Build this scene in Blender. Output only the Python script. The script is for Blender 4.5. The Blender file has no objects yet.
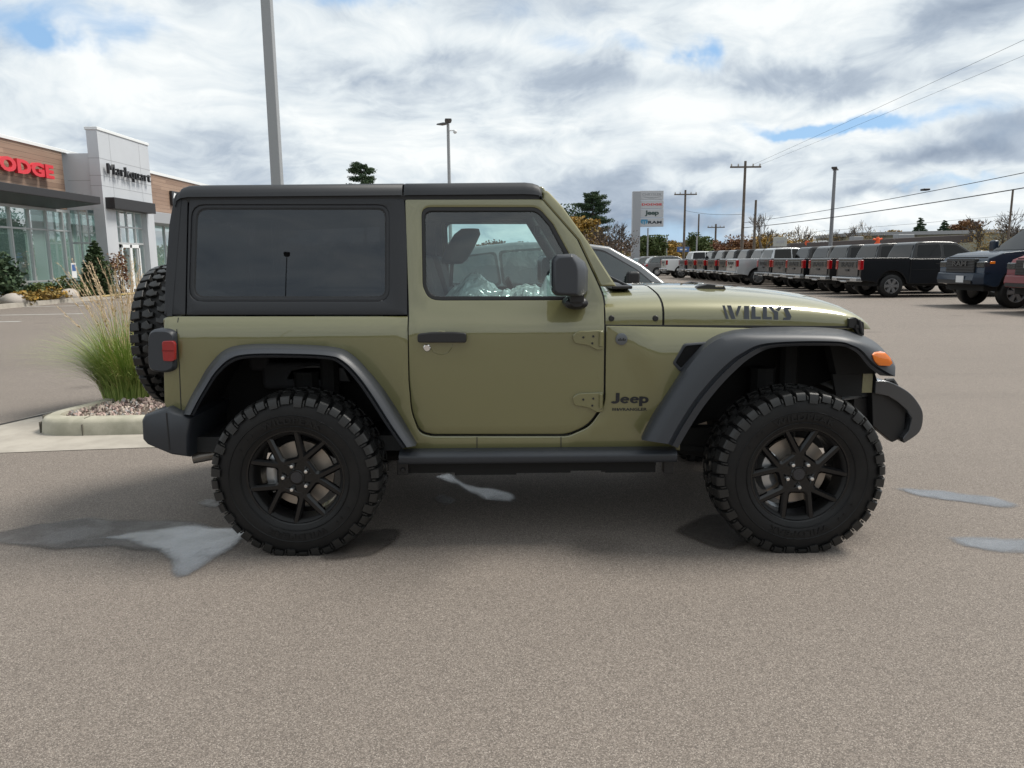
import bpy, bmesh, math, random
from mathutils import Vector, Matrix, Euler, noise
from mathutils.geometry import delaunay_2d_cdt
random.seed(7)
PI = math.pi
scene = bpy.context.scene
COL = scene.collection

# ------------------------------------------------------------------ camera, sky, sun, exposure
F, CAMH, PITCH, ROLL = 740.0, 1.43, math.radians(9.5), math.radians(-0.5)
CM = Matrix.Rotation(PI/2-PITCH, 3, 'X') @ Matrix.Rotation(ROLL, 3, 'Z')
cam = bpy.data.cameras.new('camera'); camo = bpy.data.objects.new('camera', cam); COL.objects.link(camo)
camo.location = (0, 0, CAMH); camo.rotation_euler = CM.to_euler()
cam.sensor_width = 36; cam.lens = F/1024*36; cam.clip_end = 5000; cam.clip_start = 0.05
scene.camera = camo
scene.view_settings.view_transform = 'Standard'; scene.view_settings.look = 'None'
scene.view_settings.gamma = 1; scene.view_settings.exposure = 0.76
SUN_EL, SUN_AZ = math.radians(57), math.radians(74)     # azimuth clockwise from +Y
SKY_STRENGTH = 0.1
sun = bpy.data.lights.new('sun', 'SUN'); sun.energy = 2.6; sun.angle = math.radians(20); sun.color = (1, .95, .87)
suno = bpy.data.objects.new('sun', sun); COL.objects.link(suno)
sd = Vector((math.sin(SUN_AZ)*math.cos(SUN_EL), math.cos(SUN_AZ)*math.cos(SUN_EL), math.sin(SUN_EL)))
suno.rotation_euler = sd.to_track_quat('Z', 'Y').to_euler(); suno.location = (20, -10, 30)
for att, v in (('max_bounces', 10), ('transparent_max_bounces', 16), ('transmission_bounces', 8), ('glossy_bounces', 5), ('diffuse_bounces', 3)):
    setattr(scene.cycles, att, v)
scene.cycles.use_denoising = True
scene.cycles.sample_clamp_indirect = 6

class NT:
    """small node-tree helper"""
    def __init__(s, nt): s.nt = nt; nt.nodes.clear()
    def n(s, t, **kw):
        x = s.nt.nodes.new(t)
        for k, v in kw.items(): setattr(x, k, v)
        return x
    def put(s, sock, v):
        if isinstance(v, bpy.types.NodeSocket): s.nt.links.new(v, sock)
        elif v is not None: sock.default_value = v
    def m(s, op, a, b=None, c=None, clamp=False):
        x = s.n('ShaderNodeMath', operation=op, use_clamp=clamp)
        s.put(x.inputs[0], a)
        if b is not None: s.put(x.inputs[1], b)
        if c is not None: s.put(x.inputs[2], c)
        return x.outputs[0]
    def vm(s, op, a, b=None, scale=None):
        x = s.n('ShaderNodeVectorMath', operation=op); s.put(x.inputs[0], a)
        if b is not None: s.put(x.inputs[1], b)
        if scale is not None: s.put(x.inputs['Scale'], scale)
        return x.outputs[0]
    def noise(s, vec, scale, detail=4, rough=.5, dist=0, lac=2.0, color=False):
        x = s.n('ShaderNodeTexNoise'); s.put(x.inputs['Vector'], vec)
        x.inputs['Scale'].default_value = scale; x.inputs['Detail'].default_value = detail
        x.inputs['Roughness'].default_value = rough; x.inputs['Distortion'].default_value = dist; x.inputs['Lacunarity'].default_value = lac
        return x.outputs['Color' if color else 'Fac']
    def mix(s, f, a, b, blend='MIX'):
        x = s.n('ShaderNodeMix', data_type='RGBA', blend_type=blend); s.put(x.inputs[0], f)
        for k, v in ((6, a), (7, b)):
            s.put(x.inputs[k], (*v, 1) if isinstance(v, tuple) and len(v) == 3 else v)
        return x.outputs[2]
    def ramp(s, f, stops, interp='LINEAR'):
        x = s.n('ShaderNodeValToRGB'); cr = x.color_ramp; cr.interpolation = interp
        while len(cr.elements) < len(stops): cr.elements.new(.5)
        for e, (p, c) in zip(cr.elements, stops):
            e.position = p; e.color = (c, c, c, 1) if isinstance(c, (int, float)) else (*c, 1)
        s.put(x.inputs[0], f); return x.outputs[0]
    def smooth(s, v, a, b):
        x = s.n('ShaderNodeMapRange', interpolation_type='SMOOTHSTEP'); s.put(x.inputs[0], v)
        x.inputs[1].default_value = a; x.inputs[2].default_value = b; return x.outputs[0]

world = bpy.data.worlds.new('World'); scene.world = world; world.use_nodes = True
t = NT(world.node_tree)
sky = t.n('ShaderNodeTexSky', sky_type='NISHITA', sun_disc=False, sun_elevation=SUN_EL, sun_rotation=SUN_AZ)
sky.air_density = 1.0; sky.dust_density = .6; sky.ozone_density = 2.2
dirv = t.n('ShaderNodeTexCoord').outputs['Generated']
sep = t.n('ShaderNodeSeparateXYZ'); t.put(sep.inputs[0], dirv)
dx, dy, dz = sep.outputs
zc = t.m('MAXIMUM', dz, 0.0)
inv = t.m('DIVIDE', 1.0, t.m('ADD', zc, 0.3))
comb = t.n('ShaderNodeCombineXYZ'); t.put(comb.inputs[0], t.m('MULTIPLY', dx, inv)); t.put(comb.inputs[1], t.m('MULTIPLY', dy, inv))
cp = comb.outputs[0]
warp = t.vm('SCALE', t.vm('SUBTRACT', t.noise(cp, 1.3, 3, .55, color=True), (.5, .5, .5)), scale=.9)
cpw = t.vm('ADD', cp, warp)
n1 = t.noise(cpw, .85, 7, .56)           # cover
n2 = t.noise(t.vm('ADD', cpw, (7.3, 2.1, 4)), .8, 6, .6)   # thickness
n3 = t.noise(t.vm('ADD', cpw, (1.3, 9.1, 2)), 3.4, 8, .6)  # billows
az = t.m('ARCTAN2', dx, dy)
wn = t.noise(dirv, 7.0, 5, .6, color=True)
ws = t.n('ShaderNodeSeparateXYZ'); t.put(ws.inputs[0], wn)
azw = t.m('ADD', az, t.m('MULTIPLY', t.m('SUBTRACT', ws.outputs[0], .5), .22))
elw = t.m('ADD', dz, t.m('MULTIPLY', t.m('SUBTRACT', ws.outputs[1], .5), .09))
def sky_blobs(lst):
    tot = None
    for (px, py, sx, sy, amp) in lst:
        d = CM @ Vector(((px-512)/F, (384-py)/F, -1)); d.normalize()
        a0, e0 = math.atan2(d.x, d.y), d.z
        u = t.m('DIVIDE', t.m('SUBTRACT', azw, a0), sx/F); v = t.m('DIVIDE', t.m('SUBTRACT', elw, e0), sy/F)
        r2 = t.m('ADD', t.m('MULTIPLY', u, u), t.m('MULTIPLY', v, v))
        g = t.m('MULTIPLY', t.m('EXPONENT', t.m('MULTIPLY', r2, -1.0)), amp)
        tot = g if tot is None else t.m('ADD', tot, g)
    return tot
blue_b = sky_blobs([(25, 22, 46, 20, .6), (120, 10, 42, 14, .6), (62, 34, 20, 14, .7), (345, 3, 60, 13, .75), (560, 46, 55, 10, .6), (500, 10, 40, 20, .3),
                    (860, 126, 70, 6, 1.1), (800, 133, 36, 5, .7), (705, 60, 16, 14, .8), (640, 52, 30, 9, .5), (965, 188, 70, 6, .6), (730, 205, 40, 6, .4), (650, 235, 70, 20, .5), (690, 243, 60, 14, .5), (600, 20, 60, 14, .25)])
dark_b = sky_blobs([(545, 88, 60, 18, .5), (370, 75, 50, 13, .5), (460, 65, 50, 10, .3), (845, 84, 90, 18, .75), (760, 80, 60, 14, .5), (975, 12, 70, 18, .8), (640, 225, 75, 30, .8), (600, 180, 60, 18, .6),
                    (960, 160, 60, 9, .7), (1010, 130, 40, 10, .6), (190, 140, 80, 36, .5), (720, 215, 60, 22, .6), (620, 85, 50, 16, .5), (720, 165, 40, 10, .5), (860, 195, 60, 6, .4), (580, 130, 90, 12, .45)])
lite_b = sky_blobs([(800, 20, 140, 30, .5), (720, 110, 120, 25, .6), (660, 60, 50, 20, .5), (950, 110, 90, 24, .6), (790, 215, 70, 14, .5), (930, 215, 80, 12, .6), (420, 125, 90, 30, .3), (480, 45, 60, 14, .4), (200, 60, 120, 40, .35), (700, 180, 60, 12, .5)])
cover = t.m('SUBTRACT', t.m('ADD', t.m('MULTIPLY', t.m('SUBTRACT', n1, .5), 1.5), 1.0), t.m('MULTIPLY', blue_b, 1.05))
cover = t.m('ADD', cover, t.m('MULTIPLY', t.m('SUBTRACT', n3, .5), .8))
cfac = t.smooth(cover, -.05, .85)
thick = t.m('ADD', t.m('MULTIPLY', t.m('SUBTRACT', n2, .5), .9), .26)
thick = t.m('ADD', thick, t.m('MULTIPLY', dark_b, .72)); thick = t.m('SUBTRACT', thick, t.m('MULTIPLY', lite_b, .5))
thick = t.m('ADD', thick, t.m('MULTIPLY', t.m('SUBTRACT', n3, .5), -1.55))
ccol = t.ramp(thick, [(0.0, (5.8, 6.0, 6.0)), (.28, (4.6, 5.0, 5.25)), (.6, (2.85, 3.3, 3.85)), (1.0, (1.75, 2.15, 2.75))])
bluec = t.mix(.75, sky.outputs[0], (1.9, 3.25, 5.0))
skyc = t.mix(cfac, bluec, ccol)
skyc = t.mix(t.smooth(dz, .0, -.02), skyc, (1.2, 1.15, 1.1))
bg = t.n('ShaderNodeBackground'); t.put(bg.inputs[0], skyc); bg.inputs[1].default_value = SKY_STRENGTH
out = t.n('ShaderNodeOutputWorld'); t.nt.links.new(bg.outputs[0], out.inputs[0])

# ------------------------------------------------------------------ measuring helpers (photograph pixel -> point in the world)
CAM = Vector((0, 0, CAMH))
def ray(px, py): return CM @ Vector(((px-512)/F, (384-py)/F, -1))
def atY(px, py, Y): d = ray(px, py); return CAM + d*(Y/d.y)
def atX(px, py, X): d = ray(px, py); return CAM + d*(X/d.x)
def atZ(px, py, Z=0): d = ray(px, py); return CAM + d*((Z-CAMH)/d.z)

# ------------------------------------------------------------------ materials
MATS = {}
def mat(name, col=(.5, .5, .5), rough=.5, metal=0, coat=0, spec=.5, bump=None, var=None, emit=None, coat_rough=.04):
    """principled material; bump=(scale, strength, distance); var=(scale, other colour, amount[, detail])"""
    m = bpy.data.materials.new(name); m.use_nodes = True; k = NT(m.node_tree)
    p = k.n('ShaderNodeBsdfPrincipled'); o = k.n('ShaderNodeOutputMaterial'); k.nt.links.new(p.outputs[0], o.inputs[0])
    p.inputs['Base Color'].default_value = (*col, 1); p.inputs['Roughness'].default_value = rough; p.inputs['Metallic'].default_value = metal
    p.inputs['Coat Weight'].default_value = coat; p.inputs['Coat Roughness'].default_value = coat_rough; p.inputs['Specular IOR Level'].default_value = spec
    co = k.n('ShaderNodeTexCoord').outputs['Object']
    if var:
        nn = k.smooth(k.noise(co, var[0], var[3] if len(var) > 3 else 4, .6), .35, .65)
        k.put(p.inputs['Base Color'], k.mix(k.m('MULTIPLY', nn, var[2]), col, var[1]))
    if bump:
        b = k.n('ShaderNodeBump'); b.inputs['Strength'].default_value = bump[1]; b.inputs['Distance'].default_value = bump[2]
        k.put(b.inputs['Height'], k.noise(co, bump[0], 3, .6)); k.nt.links.new(b.outputs[0], p.inputs['Normal'])
    if emit: p.inputs['Emission Color'].default_value = (*emit[0], 1); p.inputs['Emission Strength'].default_value = emit[1]
    MATS[name] = m; return m
def glass(name, tint, ior=1.5, rough=0.0, refl=(1, 1, 1)):
    m = bpy.data.materials.new(name); m.use_nodes = True; k = NT(m.node_tree)
    tr = k.n('ShaderNodeBsdfTransparent'); tr.inputs[0].default_value = (*tint, 1)
    gl = k.n('ShaderNodeBsdfGlossy'); gl.inputs['Roughness'].default_value = rough; gl.inputs[0].default_value = (*refl, 1)
    lw = k.n('ShaderNodeLayerWeight'); lw.inputs['Blend'].default_value = .5
    # Schlick from the facing term, same for both sides of the pane
    f0 = ((ior-1)/(ior+1))**2*2
    fr = k.m('ADD', f0, k.m('MULTIPLY', k.m('POWER', lw.outputs['Facing'], 5.0), 1-f0))
    mx = k.n('ShaderNodeMixShader'); k.put(mx.inputs[0], fr)
    k.nt.links.new(tr.outputs[0], mx.inputs[1]); k.nt.links.new(gl.outputs[0], mx.inputs[2])
    o = k.n('ShaderNodeOutputMaterial'); k.nt.links.new(mx.outputs[0], o.inputs[0]); MATS[name] = m; return m

PAINT = mat('olive_paint', (.156, .148, .056), .44, metal=.15, coat=1.0, spec=.6, coat_rough=.01)
PAINT.node_tree.nodes['Principled BSDF'].inputs['Coat IOR'].default_value = 1.7
PLASTIC = mat('grey_moulded_plastic', (.030, .034, .041), .47, spec=.5, bump=(900, .12, .001))
TOPMAT = mat('hardtop_plastic', (.026, .028, .032), .56, spec=.4, bump=(1100, .2, .001))
BLACK = mat('black_plastic', (.012, .012, .013), .45)
DARK = mat('underbody_black', (.006, .006, .006), .8)
RUBBER = mat('tyre_rubber', (.0075, .0075, .008), .5, spec=.28, bump=(260, .25, .002), var=(9, (.014, .0135, .013), .5))
TREAD = mat('tyre_tread', (.013, .0128, .0125), .42, spec=.5, bump=(180, .3, .002))
RIMBLK = mat('black_wheel_paint', (.0045, .0045, .005), .2, spec=.5)
STEELDK = mat('bumper_grey', (.075, .078, .084), .26, metal=.5, coat=.5)
CHROME = mat('chrome', (.75, .75, .75), .12, metal=1)
DISC = mat('brake_disc_steel', (.42, .37, .32), .4, metal=.7)
CALIPER = mat('caliper_zinc', (.5, .51, .52), .35, metal=.8)
SILVERPL = mat('lug_nut_chrome', (.8, .8, .8), .18, metal=1)
REDL = mat('red_lens', (.30, .004, .007), .12, coat=1)
AMBER = mat('amber_lens', (.85, .20, .012), .15, coat=1)
DECAL = mat('decal_grey', (.075, .085, .10), .5)
DECALK = mat('decal_black', (.012, .013, .015), .45)
SEAL = mat('rubber_seal', (.012, .012, .013), .6)
GLASS_CLEAR = glass('door_glass', (.71, .86, .84))
GLASS_TINT = glass('privacy_glass', (.075, .08, .085), ior=1.42, refl=(.86, .92, 1))
GLASS_CAR = glass('vehicle_glass', (.35, .45, .45), ior=1.6)
GLASS_BLD = glass('storefront_glass', (.62, .80, .78), ior=2.7)
SEATM = mat('seat_fabric', (.022, .023, .026), .8)
INTER = mat('interior_black', (.014, .015, .016), .7)
WRAP = mat('clear_plastic_wrap', (.36, .39, .385), .16, spec=.9, coat=.6)
GRILLE = mat('mesh_black', (.005, .005, .0055), .6, spec=.2, bump=(160, .8, .004))

# ------------------------------------------------------------------ mesh builder
def wpos(o):
    v = Vector((0, 0, 0))
    while o: v += o.location; o = o.parent
    return v
class MB:
    def __init__(s): s.v = []; s.f = []; s.mi = []; s.cm = 0
    def vert(s, p): s.v.append(Vector(p)); return len(s.v)-1
    def face(s, idx): s.f.append(tuple(idx)); s.mi.append(s.cm)
    def quad(s, a, b, c, d): i = len(s.v); s.v += [Vector(a), Vector(b), Vector(c), Vector(d)]; s.face((i, i+1, i+2, i+3))
    def poly(s, pts): i = len(s.v); s.v += [Vector(p) for p in pts]; s.face(range(i, i+len(pts)))
    def box(s, x0, x1, y0, y1, z0, z1, M=None):
        i = len(s.v)
        for x in (x0, x1):
            for y in (y0, y1):
                for z in (z0, z1):
                    p = Vector((x, y, z)); s.v.append(M @ p if M else p)
        for q in ((0, 1, 3, 2), (4, 6, 7, 5), (0, 4, 5, 1), (2, 3, 7, 6), (0, 2, 6, 4), (1, 5, 7, 3)): s.face([i+a for a in q])
    def prism(s, pts, fa, fb):
        """polygon pts, each mapped to its two end points by fa and fb"""
        n = len(pts); i = len(s.v)
        s.v += [Vector(fa(p)) for p in pts] + [Vector(fb(p)) for p in pts]
        s.face(range(i, i+n)); s.face(range(i+2*n-1, i+n-1, -1))
        for k in range(n): s.face((i+k, i+n+k, i+n+(k+1) % n, i+(k+1) % n))
    def loft(s, rows, closed=False, cap=False):
        n = len(rows[0]); i = len(s.v)
        for r in rows: s.v += [Vector(p) for p in r]
        for a in range(len(rows)-1):
            for b in range(n if closed else n-1):
                s.face((i+a*n+b, i+a*n+(b+1) % n, i+(a+1)*n+(b+1) % n, i+(a+1)*n+b))
        if cap:
            s.face([i+b for b in range(n)][::-1]); s.face([i+(len(rows)-1)*n+b for b in range(n)])
    def tube(s, pts, r, seg=8, cap=True):
        pts = [Vector(p) for p in pts]; rs = r if isinstance(r, (list, tuple)) else [r]*len(pts)
        rows = []; up = Vector((0, 0, 1))
        for k, p in enumerate(pts):
            d = (pts[min(k+1, len(pts)-1)]-pts[max(k-1, 0)]).normalized()
            a = d.cross(up if abs(d.z) < .9 else Vector((1, 0, 0))).normalized(); b = d.cross(a)
            rows.append([p+a*math.cos(2*PI*j/seg)*rs[k]+b*math.sin(2*PI*j/seg)*rs[k] for j in range(seg)])
        s.loft(rows, closed=True, cap=cap)
    def lathe(s, prof, c=(0, 0, 0), axis='Y', seg=48, cap=False):
        """prof = (radius, along axis)"""
        c = Vector(c); rows = []
        for r, a in prof:
            row = []
            for j in range(seg):
                x, y = r*math.cos(2*PI*j/seg), r*math.sin(2*PI*j/seg)
                row.append(c+Vector({'Y': (x, a, y), 'Z': (x, y, a), 'X': (a, x, y)}[axis]))
            rows.append(row)
        s.loft(rows, closed=True, cap=cap)
    def ball(s, c, r, seg=10, rings=6, sq=(1, 1, 1)):
        c = Vector(c); rows = []
        for k in range(rings+1):
            ph = -PI/2+PI*k/rings
            rows.append([c+Vector((math.cos(2*PI*j/seg)*math.cos(ph)*r*sq[0], math.sin(2*PI*j/seg)*math.cos(ph)*r*sq[1], math.sin(ph)*r*sq[2])) for j in range(seg)])
        s.loft(rows, closed=True)
    def build(s, name, mats, parent=None, smooth=35, bevel=0, bseg=2, loc=None, merge=False, recalc=True):
        me = bpy.data.meshes.new(name)
        org = Vector(loc) if loc is not None else (wpos(parent) if parent else Vector((0, 0, 0)))
        me.from_pydata([v-org for v in s.v], [], s.f)
        mats = mats if isinstance(mats, (list, tuple)) else [mats]
        for m in mats: me.materials.append(m)
        me.polygons.foreach_set('material_index', s.mi)
        if merge or recalc:
            bm = bmesh.new(); bm.from_mesh(me)
            if merge: bmesh.ops.remove_doubles(bm, verts=bm.verts, dist=1e-5)
            if recalc: bmesh.ops.recalc_face_normals(bm, faces=bm.faces)
            bm.to_mesh(me); bm.free()
        if smooth:
            me.polygons.foreach_set('use_smooth', [True]*len(me.polygons))
            me.set_sharp_from_angle(angle=math.radians(smooth))
        o = bpy.data.objects.new(name, me); COL.objects.link(o)
        if parent: o.parent = parent; o.location = org-wpos(parent)
        else: o.location = org
        if bevel:
            b = o.modifiers.new('bevel', 'BEVEL'); b.width = bevel; b.segments = bseg; b.limit_method = 'ANGLE'; b.angle_limit = math.radians(40); b.harden_normals = True
        return o
def empty(name, loc=(0, 0, 0), parent=None):
    o = bpy.data.objects.new(name, None); COL.objects.link(o); o.empty_display_size = .2
    if parent: o.parent = parent; o.location = Vector(loc)-wpos(parent)
    else: o.location = loc
    return o
def tag(o, label=None, cat=None, group=None, kind=None):
    if label: o['label'] = label
    if cat: o['category'] = cat
    if group: o['group'] = group
    if kind: o['kind'] = kind
    return o
def thing(name, loc, label, cat, group=None): return tag(empty(name, loc), label, cat, group)
def copy_tree(o, parent=None):
    c = o.copy(); COL.objects.link(c); c.parent = parent
    for ch in list(o.children): copy_tree(ch, c)
    return c
def mirror(o, parent=None):
    """the same part on the far side of the vehicle (mirrored in its root's XZ plane)"""
    c = o.copy(); c.data = o.data.copy(); c.data.transform(Matrix.Scale(-1, 4, (0, 1, 0))); c.data.flip_normals()
    c.parent = parent or o.parent; COL.objects.link(c); c.location.y = -o.location.y
    for ch in list(o.children): mirror(ch, c)
    return c
def text_geo(s, size=1.0, offset=0.0, depth=0.0, spacing=1.0, res=3):
    cu = bpy.data.curves.new('lettering', 'FONT'); cu.body = s; cu.size = size; cu.offset = offset; cu.extrude = depth; cu.space_character = spacing
    cu.align_x = 'CENTER'; cu.align_y = 'CENTER'; cu.resolution_u = res
    o = bpy.data.objects.new('lettering', cu); COL.objects.link(o); bpy.context.view_layer.update()
    me = bpy.data.meshes.new_from_object(o.evaluated_get(bpy.context.evaluated_depsgraph_get()))
    vs = [v.co.copy() for v in me.vertices]; fs = [tuple(p.vertices) for p in me.polygons]
    bpy.data.objects.remove(o); bpy.data.meshes.remove(me)
    xs = [v.x for v in vs]; ys = [v.y for v in vs]
    cx, cy = (min(xs)+max(xs))/2, (min(ys)+max(ys))/2
    return [Vector((v.x-cx, v.y-cy, v.z)) for v in vs], fs, max(xs)-min(xs), max(ys)-min(ys)
def add_text(mb, s, w, h, fn, offset=0, depth=0, spacing=1.0):
    """text scaled to w x h, every vertex placed by fn(u, v, d)"""
    vs, fs, tw, th = text_geo(s, 1, offset, .5 if depth else 0, spacing)
    i = len(mb.v)
    mb.v += [Vector(fn(v.x*w/tw, v.y*h/th, (v.z+.5)*depth if depth else 0)) for v in vs]
    for f in fs: mb.face([i+a for a in f])
def catmull(pts, n):
    """resample control points to n points per span (passes through all)"""
    P = [Vector(p) for p in pts]; o = []
    for i in range(len(P)-1):
        a, b, c, d = P[max(i-1, 0)], P[i], P[i+1], P[min(i+2, len(P)-1)]
        for k in range(n):
            u = k/n
            o.append(.5*((2*b)+(c-a)*u+(2*a-5*b+4*c-d)*u*u+(3*b-a-3*c+d)*u**3))
    o.append(P[-1]); return o
def roundpoly(pts, seg=4):
    """pts (x, y[, radius]) -> corners rounded"""
    o = []; n = len(pts)
    for i, p in enumerate(pts):
        b = Vector(p[:2]); r = p[2] if len(p) > 2 else 0
        if r <= 0: o.append(b); continue
        a, c = Vector(pts[i-1][:2]), Vector(pts[(i+1) % n][:2])
        da, dc = (a-b), (c-b)
        ra, rc_ = min(r, da.length*.48), min(r, dc.length*.48)
        A, C = b+da.normalized()*ra, b+dc.normalized()*rc_
        for k in range(seg+1):
            u = k/seg; o.append(A*(1-u)**2+b*2*u*(1-u)+C*u*u)
    return o
def inside(p, poly):
    x, y = p; r = False; j = len(poly)-1
    for i in range(len(poly)):
        xi, yi = poly[i]; xj, yj = poly[j]
        if (yi > y) != (yj > y) and x < (xj-xi)*(y-yi)/(yj-yi)+xi: r = not r
        j = i
    return r
def inset(poly, d):
    n = len(poly); o = []
    area = sum(poly[i-1][0]*poly[i][1]-poly[i][0]*poly[i-1][1] for i in range(n))
    s = 1 if area > 0 else -1
    for i in range(n):
        a, b, c = Vector(poly[i-1]), Vector(poly[i]), Vector(poly[(i+1) % n])
        e1, e2 = (b-a).normalized(), (c-b).normalized()
        n1, n2 = Vector((-e1.y, e1.x))*s, Vector((-e2.y, e2.x))*s
        m = n1+n2
        m = m.normalized() if m.length > 1e-6 else n1
        o.append(b+m*d/max(.5, m.dot(n1)))
    return o
def subdiv(poly, step):
    o = []; n = len(poly)
    for i in range(n):
        a, b = Vector(poly[i]), Vector(poly[(i+1) % n]); k = max(1, int((b-a).length/step))
        o += [a+(b-a)*q/k for q in range(k)]
    return o
def segdist(p, poly):
    best = 1e9
    for i in range(len(poly)):
        a, b = poly[i-1], poly[i]; ab = b-a; L = ab.length_squared
        u = max(0, min(1, (p-a).dot(ab)/L)) if L > 0 else 0
        best = min(best, (a+ab*u-p).length_squared)
    return math.sqrt(best)
def panel(mb, outline, holes=(), surf=None, th=.02, er=.005, step=.06, rd=.003, back=True):
    """sheet cut to a 2D outline with holes, laid on surf(u, v, depth), rounded at the rim, with thickness th"""
    loops = [subdiv([Vector(p) for p in L], step) for L in [outline]+list(holes)]
    ins = [inset(L, er if k == 0 else -er) for k, L in enumerate(loops)] if er else []
    pts = []; edges = []; depth = []
    for Ls, dd in ((loops, rd if er else 0), (ins, 0)):
        for L in Ls:
            i = len(pts); n = len(L); pts += [Vector(p) for p in L]; depth += [dd]*n
            edges += [(i+k, i+(k+1) % n) for k in range(n)]
    xs = [p.x for p in loops[0]]; ys = [p.y for p in loops[0]]
    nb = len(pts)
    gx = max(1, int((max(xs)-min(xs))/step)); gy = max(1, int((max(ys)-min(ys))/step))
    for i in range(gx+1):
        for j in range(gy+1):
            p = Vector((min(xs)+(max(xs)-min(xs))*(i+.5*(j % 2))/gx, min(ys)+(max(ys)-min(ys))*(j+.01)/gy))
            if not inside(p, loops[0]) or any(inside(p, h) for h in loops[1:]): continue
            if min(segdist(p, L) for L in loops) < er+step*.35: continue
            pts.append(p); depth.append(0)
    V, E, Fc, ov, oe, of = delaunay_2d_cdt(pts, edges, [], 0, 1e-6)
    dep = [min([depth[q] for q in ov[k]] or [0]) if ov[k] else 0 for k in range(len(V))]
    base = len(mb.v)
    mb.v += [Vector(surf(p.x, p.y, d)) for p, d in zip(V, dep)]
    fl = []
    for f in Fc:
        e1, e2 = V[f[1]]-V[f[0]], V[f[2]]-V[f[0]]; L_ = max(e1.length, e2.length, (e2-e1).length)
        if L_ == 0 or abs(e1.x*e2.y-e1.y*e2.x)/L_ < 8e-5: continue      # slivers along straight edges
        c = (V[f[0]]+V[f[1]]+V[f[2]])/3
        if inside(c, loops[0]) and not any(inside(c, h) for h in loops[1:]): fl.append(f); mb.face([base+q for q in f])
    if th and back:
        cnt = {}
        for f in fl:
            for k in range(3):
                e = (f[k], f[(k+1) % 3]); key = (min(e), max(e)); cnt.setdefault(key, []).append(e)
        rim = {}
        def low(i):
            if i not in rim: rim[i] = mb.vert(surf(V[i].x, V[i].y, th))
            return rim[i]
        for es in cnt.values():
            if len(es) == 1: a, b = es[0]; mb.face((base+b, base+a, low(a), low(b)))
def frame_ring(mb, outer, inner, surf, prof):
    """frame between two loops; prof = (fraction from outer to inner, depth)"""
    c = sum((Vector(p) for p in inner), Vector((0, 0)))/len(inner)
    ang = sorted({round(math.atan2(p[1]-c.y, p[0]-c.x), 4) for p in list(outer)+list(inner)})
    def hit(poly, a):
        d = Vector((math.cos(a), math.sin(a))); best = 0
        for i in range(len(poly)):
            p, q = Vector(poly[i-1])-c, Vector(poly[i])-c; e = q-p; den = d.x*e.y-d.y*e.x
            if abs(den) < 1e-12: continue
            t_ = (p.x*e.y-p.y*e.x)/den; u = (p.x*d.y-p.y*d.x)/den
            if -1e-3 <= u <= 1+1e-3 and t_ > best: best = t_
        return c+d*best
    O, I = [hit(outer, a) for a in ang], [hit(inner, a) for a in ang]
    mb.loft([[Vector(surf(p.x+(q.x-p.x)*u, p.y+(q.y-p.y)*u, dd)) for p, q in zip(O, I)] for u, dd in prof], closed=True)
def strokes_geo(mb, strokes, fn):
    """lettering drawn as thick strokes: (points, width); fn(u, v) places a point"""
    for pts, w in strokes:
        P = [Vector(p) for p in pts]; rows = []
        for k, p in enumerate(P):
            d = (P[min(k+1, len(P)-1)]-P[max(k-1, 0)]).normalized(); n = Vector((-d.y, d.x))*w/2
            rows.append([fn(*(p+n)), fn(*(p-n))])
        mb.loft(rows)
def arcpts(cx, cy, rx, ry, a0, a1, n=14): return [(cx+rx*math.cos(math.radians(a0+(a1-a0)*k/n)), cy+ry*math.sin(math.radians(a0+(a1-a0)*k/n))) for k in range(n+1)]
def grid_interp(tab, z):
    """smooth interpolation in a table of (z, value)"""
    if z <= tab[0][0]: return tab[0][1]
    if z >= tab[-1][0]: return tab[-1][1]
    for i in range(len(tab)-1):
        if z <= tab[i+1][0]:
            z0, a = tab[i]; z1, b = tab[i+1]; h = z1-z0; u = (z-z0)/h
            m0 = (b-tab[i-1][1])/(z1-tab[i-1][0]) if i > 0 else (b-a)/h
            m1 = (tab[i+2][1]-a)/(tab[i+2][0]-z0) if i < len(tab)-2 else (b-a)/h
            return (2*u**3-3*u*u+1)*a+(u**3-2*u*u+u)*h*m0+(-2*u**3+3*u*u)*b+(u**3-u*u)*h*m1
def split_loose(o):
    """every loose piece of a part becomes a part of its own"""
    me = o.data; par = list(range(len(me.vertices)))
    def f(x):
        while par[x] != x: par[x] = par[par[x]]; x = par[x]
        return x
    for e in me.edges: par[f(e.vertices[0])] = f(e.vertices[1])
    isl = {}
    for p in me.polygons: isl.setdefault(f(p.vertices[0]), []).append(p)
    if len(isl) < 2: return
    name = o.name.split('.')[0]
    for k, ps in enumerate(isl.values()):
        idx = sorted({v for p in ps for v in p.vertices}); mp = {v: i for i, v in enumerate(idx)}
        nm = bpy.data.meshes.new(name); nm.from_pydata([me.vertices[v].co for v in idx], [], [[mp[v] for v in p.vertices] for p in ps])
        for m in me.materials: nm.materials.append(m)
        nm.polygons.foreach_set('material_index', [p.material_index for p in ps]); nm.polygons.foreach_set('use_smooth', [p.use_smooth for p in ps])
        if k == 0: keep = nm; continue
        c = o.copy(); c.data = nm; COL.objects.link(c)
        nm.set_sharp_from_angle(angle=math.radians(35))
    keep.set_sharp_from_angle(angle=math.radians(35)); o.data = keep
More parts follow.
